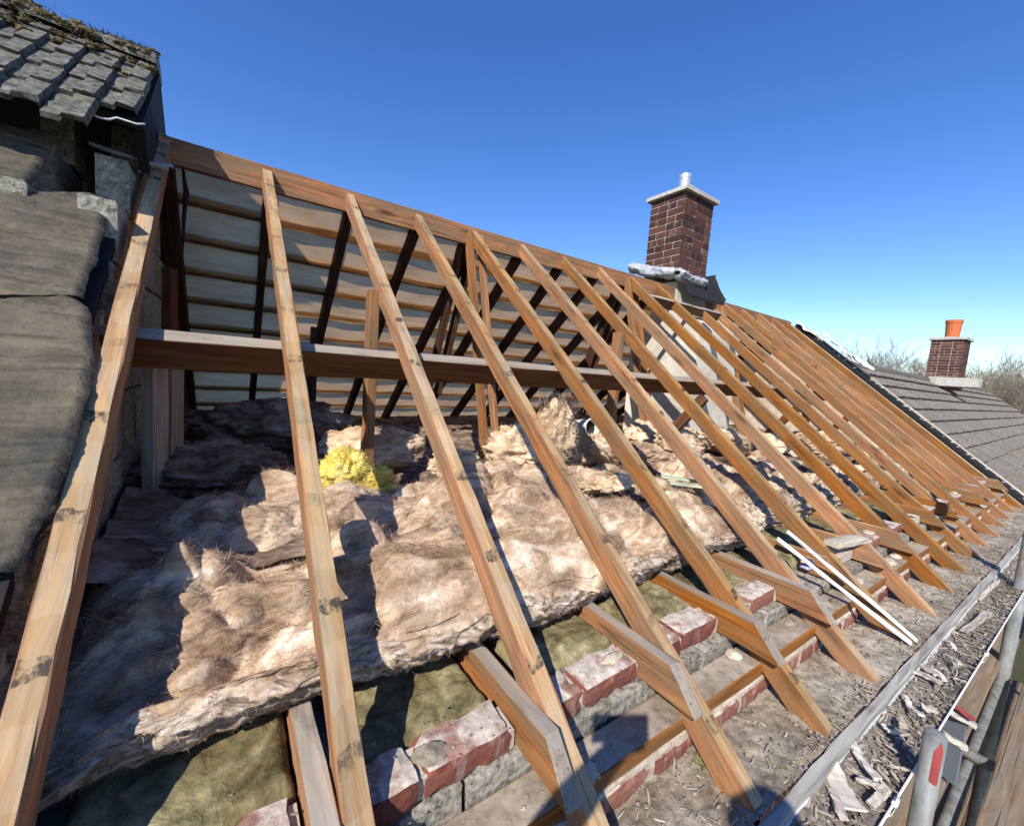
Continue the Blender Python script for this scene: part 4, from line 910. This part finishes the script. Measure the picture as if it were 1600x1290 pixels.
def crumbs(n, fpos, R, mat, name, label, seed):
    g = np.random.default_rng(seed); V = []; F = []
    base = np.array([(1, 0, 0), (-1, 0, 0), (0, 1, 0), (0, -1, 0), (0, 0, 1), (0, 0, -1)], float); fc = [(0, 2, 4), (2, 1, 4), (1, 3, 4), (3, 0, 4), (2, 0, 5), (1, 2, 5), (3, 1, 5), (0, 3, 5)]
    for i in range(n):
        r = g.uniform(R[0], R[1])*(1 + .6*(g.random() < .05)); o0 = len(V); q = (base + g.normal(size=(6, 3))*.3)*r*np.array([1.3, 1, .5]); V += list(q + fpos(g)); F += [tuple(o0 + a for a in f) for f in fc]
    o = link(name, mesh(name, V, F, MT[mat])); return tag(o, label, 'rubble', kind='stuff')
def wpos(g):
    x = g.uniform(.2, 7.2); r = g.integers(0, 4); y, z = ((g.uniform(-2.18, -2.09), -1.870), (g.uniform(-2.21, -2.17), -1.943), (g.uniform(-2.295, -2.21), -1.988), (g.uniform(-2.08, -1.92), -1.868))[r]
    return np.array([x, y + (.6*drift(x) if x > 1.8 else 0), z])
crumbs(1100, wpos, (.001, .0042), 'ledge', 'mortar_rubble', 'pale mortar rubble scattered on the wall head and plate', 11)
crumbs(1600, lpos, (.0015, .006), 'ledge', 'ledge_grit', 'sandy grit scattered along the mortar ledge', 12)
crumbs(1500, gpos, (.002, .007), 'soil', 'gutter_grit', 'brown grit and crumbs in the gutter', 13)
SPL = [((1292, 1182), (1335, 1262), .05), ((1328, 1150), (1372, 1215), .022), ((1340, 1212), (1385, 1236), .024), ((1300, 1230), (1318, 1275), .02), ((1420, 1045), (1470, 1065), .03), ((1415, 1085), (1440, 1115), .018), ((1440, 1100), (1465, 1108), .02), ((1405, 1120), (1412, 1135), .022), ((1505, 985), (1545, 955), .026), ((1450, 1038), (1478, 1062), .016), ((1430, 1030), (1462, 1052), .014), ((1475, 1020), (1500, 1035), .014), ((1530, 935), (1560, 905), .016), ((1360, 1255), (1385, 1225), .02), ((1380, 1130), (1402, 1142), .018), ((1478, 1000), (1492, 1012), .015)]
for i, ((u0, v0), (u1, v1), w_) in enumerate(SPL):
    a = on_z(u0, v0, -2.104); b_ = on_z(u1, v1, -2.100 + .006 * (i % 3))
    o = beam('wood_splinter', a, b_, w_, .008, (rng.normal()*.15, rng.normal()*.15, 1), [MT['wood_pale']], None, n=7, jit=.0022, ch=.002, seed=800 + i, bow=.008)
    tag(o, 'pale splintered wood fragment lying in the gutter debris', 'wood splinter', 'wood splinters in the gutter')

# ------------------------------------------------------------------ scaffold
ZB = -2.60
for r, y in enumerate((-2.555, -2.875, -3.105, -3.335, -3.565, -3.795)):
    for c, x0 in enumerate((-3.0, .93, 4.86)):
        me = beam_mesh(3.9, .222, .038, [MT['scaffold_plank']] * 2, n=14, jit=.0015, ch=.004, seed=900 + r*3 + c)
        o = link('scaffold_board', me, None, frame((x0 + r*.03, y, ZB - (.003 if r % 2 else 0)), (1, -.012, 0), (0, 0, 1)))
        tag(o, 'brown scaffold board laid tight under the gutter against the wall' if r == 0 else 'brown weathered scaffold board on the platform outside the dark gap', 'scaffold board', 'inner scaffold boards' if r == 0 else 'outer platform boards')
for c, x0 in enumerate((-3.0, .93, 4.86)):  # lower lift added so the gap between the upper boards reads dark
    for r in range(6):
        o = link('scaffold_board', beam_mesh(3.9, .222, .038, [MT['scaffold_plank']] * 2, n=4, seed=970 + r), None, frame((x0, -2.50 - r*.23, ZB - 2.0), (1, 0, 0), (0, 0, 1)))
        tag(o, 'added lower-lift scaffold board, put there to darken the gap in the platform above', 'scaffold board', 'added lower lift boards')
def tube(name, p0, p1, label, grp=None, r=.0242, mat='galvanised', cat='scaffold tube'):
    p0 = np.array(p0, float); p1 = np.array(p1, float); d = (p1 - p0) / np.linalg.norm(p1 - p0)
    o = link(name, tube_mesh([p0, p0*.5 + p1*.5, p1 - d*.003, p1], [r, r, r, r*.9], MT[mat], 18)); return tag(o, label, cat, grp)
T1 = np.array([1.88, -2.712, -1.965])
st = thing('scaffold_tube', 'grey scaffold standard with a red paint mark beside the gutter', 'scaffold tube', (T1[0], T1[1], -7.2))
link('shaft', tube_mesh([(T1[0], T1[1], -7.2), (T1[0], T1[1], -4), (T1[0], T1[1], -1.968), (T1[0], T1[1], -1.965)], [.0242, .0242, .0242, .022], MT['galvanised'], 20), st)
X = np.array([[(T1[0] + .0246*math.cos(a), T1[1] + .0246*math.sin(a), z) for z in np.linspace(-1.97 - .035*abs(math.sin(a*2.5)), -2.05 - .05*math.cos(a + 2.4), 6)] for a in np.linspace(3.3, 4.1, 10)])
link('paint_mark', grid_mesh(X, MT['red_paint']), st)
b4 = on_z(1571, 1034, ZB)
tube('scaffold_tube', (b4[0], b4[1] + .0, -7.2), (b4[0] + .0, b4[1], -.6), 'tall grey scaffold standard rising past the far end of the gap', r=.03)
for x in (-1.6, .6, 3.1, 5.6):
    tube('scaffold_tube', (x, -2.40, ZB - .066), (x, -4.0, ZB - .066), 'grey transom tube under the scaffold boards', 'transom tubes')
for y in (-2.712, -3.95):
    tube('scaffold_tube', (-3, y, ZB - .115), (8.5, y, ZB - .115), 'long grey ledger tube under the wall side of the scaffold' if y > -3 else 'long grey ledger tube under the outer side of the scaffold')
for x, y in ((-1.6, -3.95), (3.1, -3.95), (6.5, -3.95), (-1.6, -2.712)):
    tube('scaffold_tube', (x + .05, y, -7.2), (x + .05, y, -1.5), 'outer scaffold standard standing clear of the roof', 'outer standards')
a = on_z(1482, 1094, -2.25); b_ = on_z(1523, 1122, -2.26)
o = beam('red_strap', a, b_, .02, .012, (0, 0, 1), [MT['red_paint']], None, n=5, seed=3); tag(o, 'red plastic strap across the top of the grey bracket', 'strap')
o = beam('bracket_bar', a + np.array([-.01, -.004, -.03]), b_ + np.array([.02, -.008, -.03]), .03, .014, (0, 0, 1), [MT['white_cap']], None, n=4, seed=4); tag(o, 'pale bar fixed below the red strap', 'bracket')
a = on_z(1475, 1143, -2.18); b_ = on_z(1512, 1165, -2.20)
o = beam('pale_stick', a, b_, .02, .016, (0, 0, 1), [MT['wood_pale']], None, n=5, seed=5); tag(o, 'pale wooden stick wedged behind the red-marked tube', 'stick')
p0 = on_z(1478, 1098, -2.28); p1 = on_z(1512, 1120, -2.28)
V = [p0, p1, p1 + np.array([0, 0, -.30]), p0 + np.array([0, 0, -.30])]; nrm = np.cross(V[1] - V[0], V[2] - V[0]); nrm /= np.linalg.norm(nrm); V = V + [v_ + nrm*.012 for v_ in V]
o = link('toe_board_clip', mesh('clip', V, [(0, 1, 2, 3), (7, 6, 5, 4), (0, 4, 5, 1), (1, 5, 6, 2), (2, 6, 7, 3), (3, 7, 4, 0)], MT['slate_blue'])); tag(o, 'slate grey toe-board bracket plate hanging below the red strap', 'bracket')

# ------------------------------------------------------------------ the person taking the picture, standing behind the lens
RT, UPV, FW = RM[0], -RM[1], RM[2]
def skin(name, pts, edges, mat, root, parent=None, sub=2):
    me = bpy.data.meshes.new(name); me.from_pydata([tuple(p[:3]) for p in pts], edges, []); me.materials.append(MT[mat])
    o = link(name, me, parent); m = o.modifiers.new('skin', 'SKIN'); m.use_smooth_shade = True
    for i, p in enumerate(pts):
        sv = me.skin_vertices[0].data[i]; sv.radius = (p[3], p[4] if len(p) > 4 else p[3]); sv.use_root = (i == root)
    s = o.modifiers.new('sub', 'SUBSURF'); s.levels = s.render_levels = sub
    return o
hx, hy = .13, -3.375
hand = CAM - FW*.055 - RT*.055 - UPV*.03
el = np.array([-.15, -2.93, -1.13])
pts = [(hx-.02, hy-.02, -1.66, .15, .11), (hx-.02, hy-.03, -1.45, .15, .11), (hx-.01, hy-.02, -1.28, .16, .10), (hx, hy, -1.165, .06), (hx + .01, hy + .02, -1.07, .058),
       (hx - .17, hy + .05, -1.23, .065), (*el, .050), (*(el*.5 + hand*.5), .042), (*(hand - (hand - el)*.16), .030), (*hand, .033, .018),
       (hx + .17, hy - .02, -1.25, .065), (hx + .22, hy - .06, -1.53, .05), (hx + .21, hy + .04, -1.77, .038), (hx + .20, hy + .07, -1.86, .036, .02),
       (hx - .11, hy - .02, -1.74, .09), (hx - .12, hy + .02, -2.12, .065), (hx - .13, hy, -2.50, .045), (hx - .14, hy + .14, -2.565, .036),
       (hx + .08, hy - .03, -1.74, .09), (hx + .10, hy + .0, -2.12, .065), (hx + .11, hy - .02, -2.50, .045), (hx + .13, hy + .12, -2.565, .036)]
ed = [(0, 1), (1, 2), (2, 3), (3, 4), (2, 5), (5, 6), (6, 7), (7, 8), (8, 9), (2, 10), (10, 11), (11, 12), (12, 13), (0, 14), (14, 15), (15, 16), (16, 17), (0, 18), (18, 19), (19, 20), (20, 21)]
for q in range(4):     # fingers curling round the back of the phone
    b0 = hand + UPV*(.024 - q*.016) + RT*.02; i0 = len(pts)
    pts += [(*b0, .009), (*(b0 + RT*(.034 - .004*abs(q - 1)) + FW*.004), .0085), (*(b0 + RT*(.05 - .005*abs(q - 1)) + FW*.012), .0075)]; ed += [(9, i0), (i0, i0+1), (i0+1, i0+2)]
i0 = len(pts); pts += [(*(hand + UPV*.03 - FW*.012), .011), (*(hand + UPV*.045 - FW*.018 + RT*.03), .009)]; ed += [(9, i0), (i0, i0+1)]
for q in range(4):
    b0 = np.array([hx + .20, hy + .075 + (q - 1.5)*.016, -1.90]); i0 = len(pts); pts += [(*b0, .009), (*(b0 + np.array([-.008, .004, -.035])), .0085), (*(b0 + np.array([-.022, .004, -.055])), .007)]; ed += [(13, i0), (i0, i0+1), (i0+1, i0+2)]
i0 = len(pts); pts += [(hx + .185, hy + .11, -1.885, .010), (hx + .175, hy + .125, -1.915, .008)]; ed += [(13, i0), (i0, i0+1)]
person = thing('person', 'person in dark work clothes on the scaffold holding up a phone', 'person', (hx, hy, ZB))
skin('body', pts, ed, 'cloth_navy', 0, person)
X, dd = blob_arr((0, 0, 0), (.078, .098, .118), 2, .02, 1.5, 40, 28, .0)
fr = np.exp(-((dd[..., 0])**2 + (dd[..., 1] - 1)**2 + (dd[..., 2] + .05)**2) * 26); X[..., 1] += fr*.025
for sgn in (-1, 1): X[..., 1] -= .012*np.exp(-((dd[..., 0] - sgn*.33)**2 + (dd[..., 1] - .9)**2 + (dd[..., 2] - .1)**2) * 40)
head = link('head', grid_mesh(X + np.array([hx + .01, hy + .035, -.985]), MT['skin']), person)
X, dd = blob_arr((0, 0, 0), (.090, .108, .122), 5, .05, 3, 40, 24, .02); X[..., 2] = np.maximum(X[..., 2], .0 + .05*(dd[..., 1] > .3) - .07*(dd[..., 1] < 0)); link('hair', grid_mesh(X + np.array([hx + .01, hy + .022, -.975]), MT['hair']), person)
ph = link('phone', cbox_mesh(.15, .073, .008, [MT['phone_black']], .002)); pcn = CAM - FW*.030 - RT*.055 - UPV*.022
ph.matrix_basis = Matrix(((RT[0], UPV[0], FW[0], pcn[0]), (RT[1], UPV[1], FW[1], pcn[1]), (RT[2], UPV[2], FW[2], pcn[2]), (0, 0, 0, 1))); tag(ph, 'black phone held up toward the roof', 'phone')

# ------------------------------------------------------------------ bare trees beyond the low roof
def tree(base, H, seed):
    g = np.random.default_rng(seed); t = thing('bare_tree', 'bare winter tree beyond the lower tiled roof', 'tree', tuple(base), 'bare trees beyond the lower roof')
    base = np.array(base, float); V = []; F = []
    def seg(a, b, ra, rb, n):
        d = b - a; d = d / (np.linalg.norm(d) + 1e-9); u = np.cross(d, [.3, .5, .8]); u /= np.linalg.norm(u) + 1e-9; w_ = np.cross(d, u); o0 = len(V)
        for p, r in ((a, ra), (b, rb)):
            for j in range(n): V.append(p + (u*math.cos(2*math.pi*j/n) + w_*math.sin(2*math.pi*j/n))*r)
        for j in range(n): F.append((o0+j, o0+(j+1) % n, o0+n+(j+1) % n, o0+n+j))
    def grow(p, d, L, r, dep):
        n = 3 if dep > 1 else 5; k = 3
        for i in range(k):
            d2 = d + g.normal(size=3)*.13 + np.array([0, 0, .10 + .03*dep]); d2 /= np.linalg.norm(d2); q = p + d2*L/k; rn = r*(1 - .22)
            seg(p, q, r, rn, n); p, d, r = q, d2, rn
            if dep < 5 and (i > 0 or dep > 1):
                for _ in range(2 if dep > 0 else 3):
                    e = d + g.normal(size=3)*.55; e[2] = abs(e[2])*.8 + .1; e /= np.linalg.norm(e); grow(p, e, L*g.uniform(.5, .75), max(r*.6, .008), dep + 1 + (1 if dep >= 3 and g.random() < .5 else 0))
        return p
    tr = tube_mesh([base, base + np.array([0, 0, H*.2]), base + np.array([.1, 0, H*.42])], [H*.022, H*.018, H*.014], MT['bark'], 9); link('trunk', tr, t)
    top = base + np.array([.1, 0, H*.40])
    for q in range(6):
        d = np.array([g.normal()*.5, g.normal()*.5, 1.0]); d /= np.linalg.norm(d); grow(top - np.array([0, 0, H*.06*(q % 3)]), d, H*.27, H*.009, 1)
    Vn = np.array(V); o = link('crown', mesh('crown', Vn, F, MT['twig']), t); return t, o
protos = []
TREES = [(1365, 538, 47), (1385, 545, 52), (1432, 556, 56), (1522, 570, 44), (1556, 572, 50), (1592, 566, 38), (1572, 582, 33), (1625, 560, 42), (1340, 560, 55), (1505, 576, 60), (1606, 585, 30), (1540, 585, 36)]
for i, (u, vtop, dist) in enumerate(TREES):
    d = ray(u, vtop); d = d / np.linalg.norm(d[:2]); p = CAM + d*dist; H = p[2] + 7.2 + (0.6 if i % 2 else 1.0)
    if i < 4: protos.append((tree((p[0], p[1], -7.2), H, 60 + i), H))
    else:
        (t, o), h0 = protos[i % 4]; n = t.copy(); COL.objects.link(n); n.location = (p[0], p[1], -7.2); n.scale = [H/h0]*3; n.rotation_euler = (0, 0, i*1.7)
        for chd in t.children:
            c = chd.copy(); COL.objects.link(c); c.parent = n
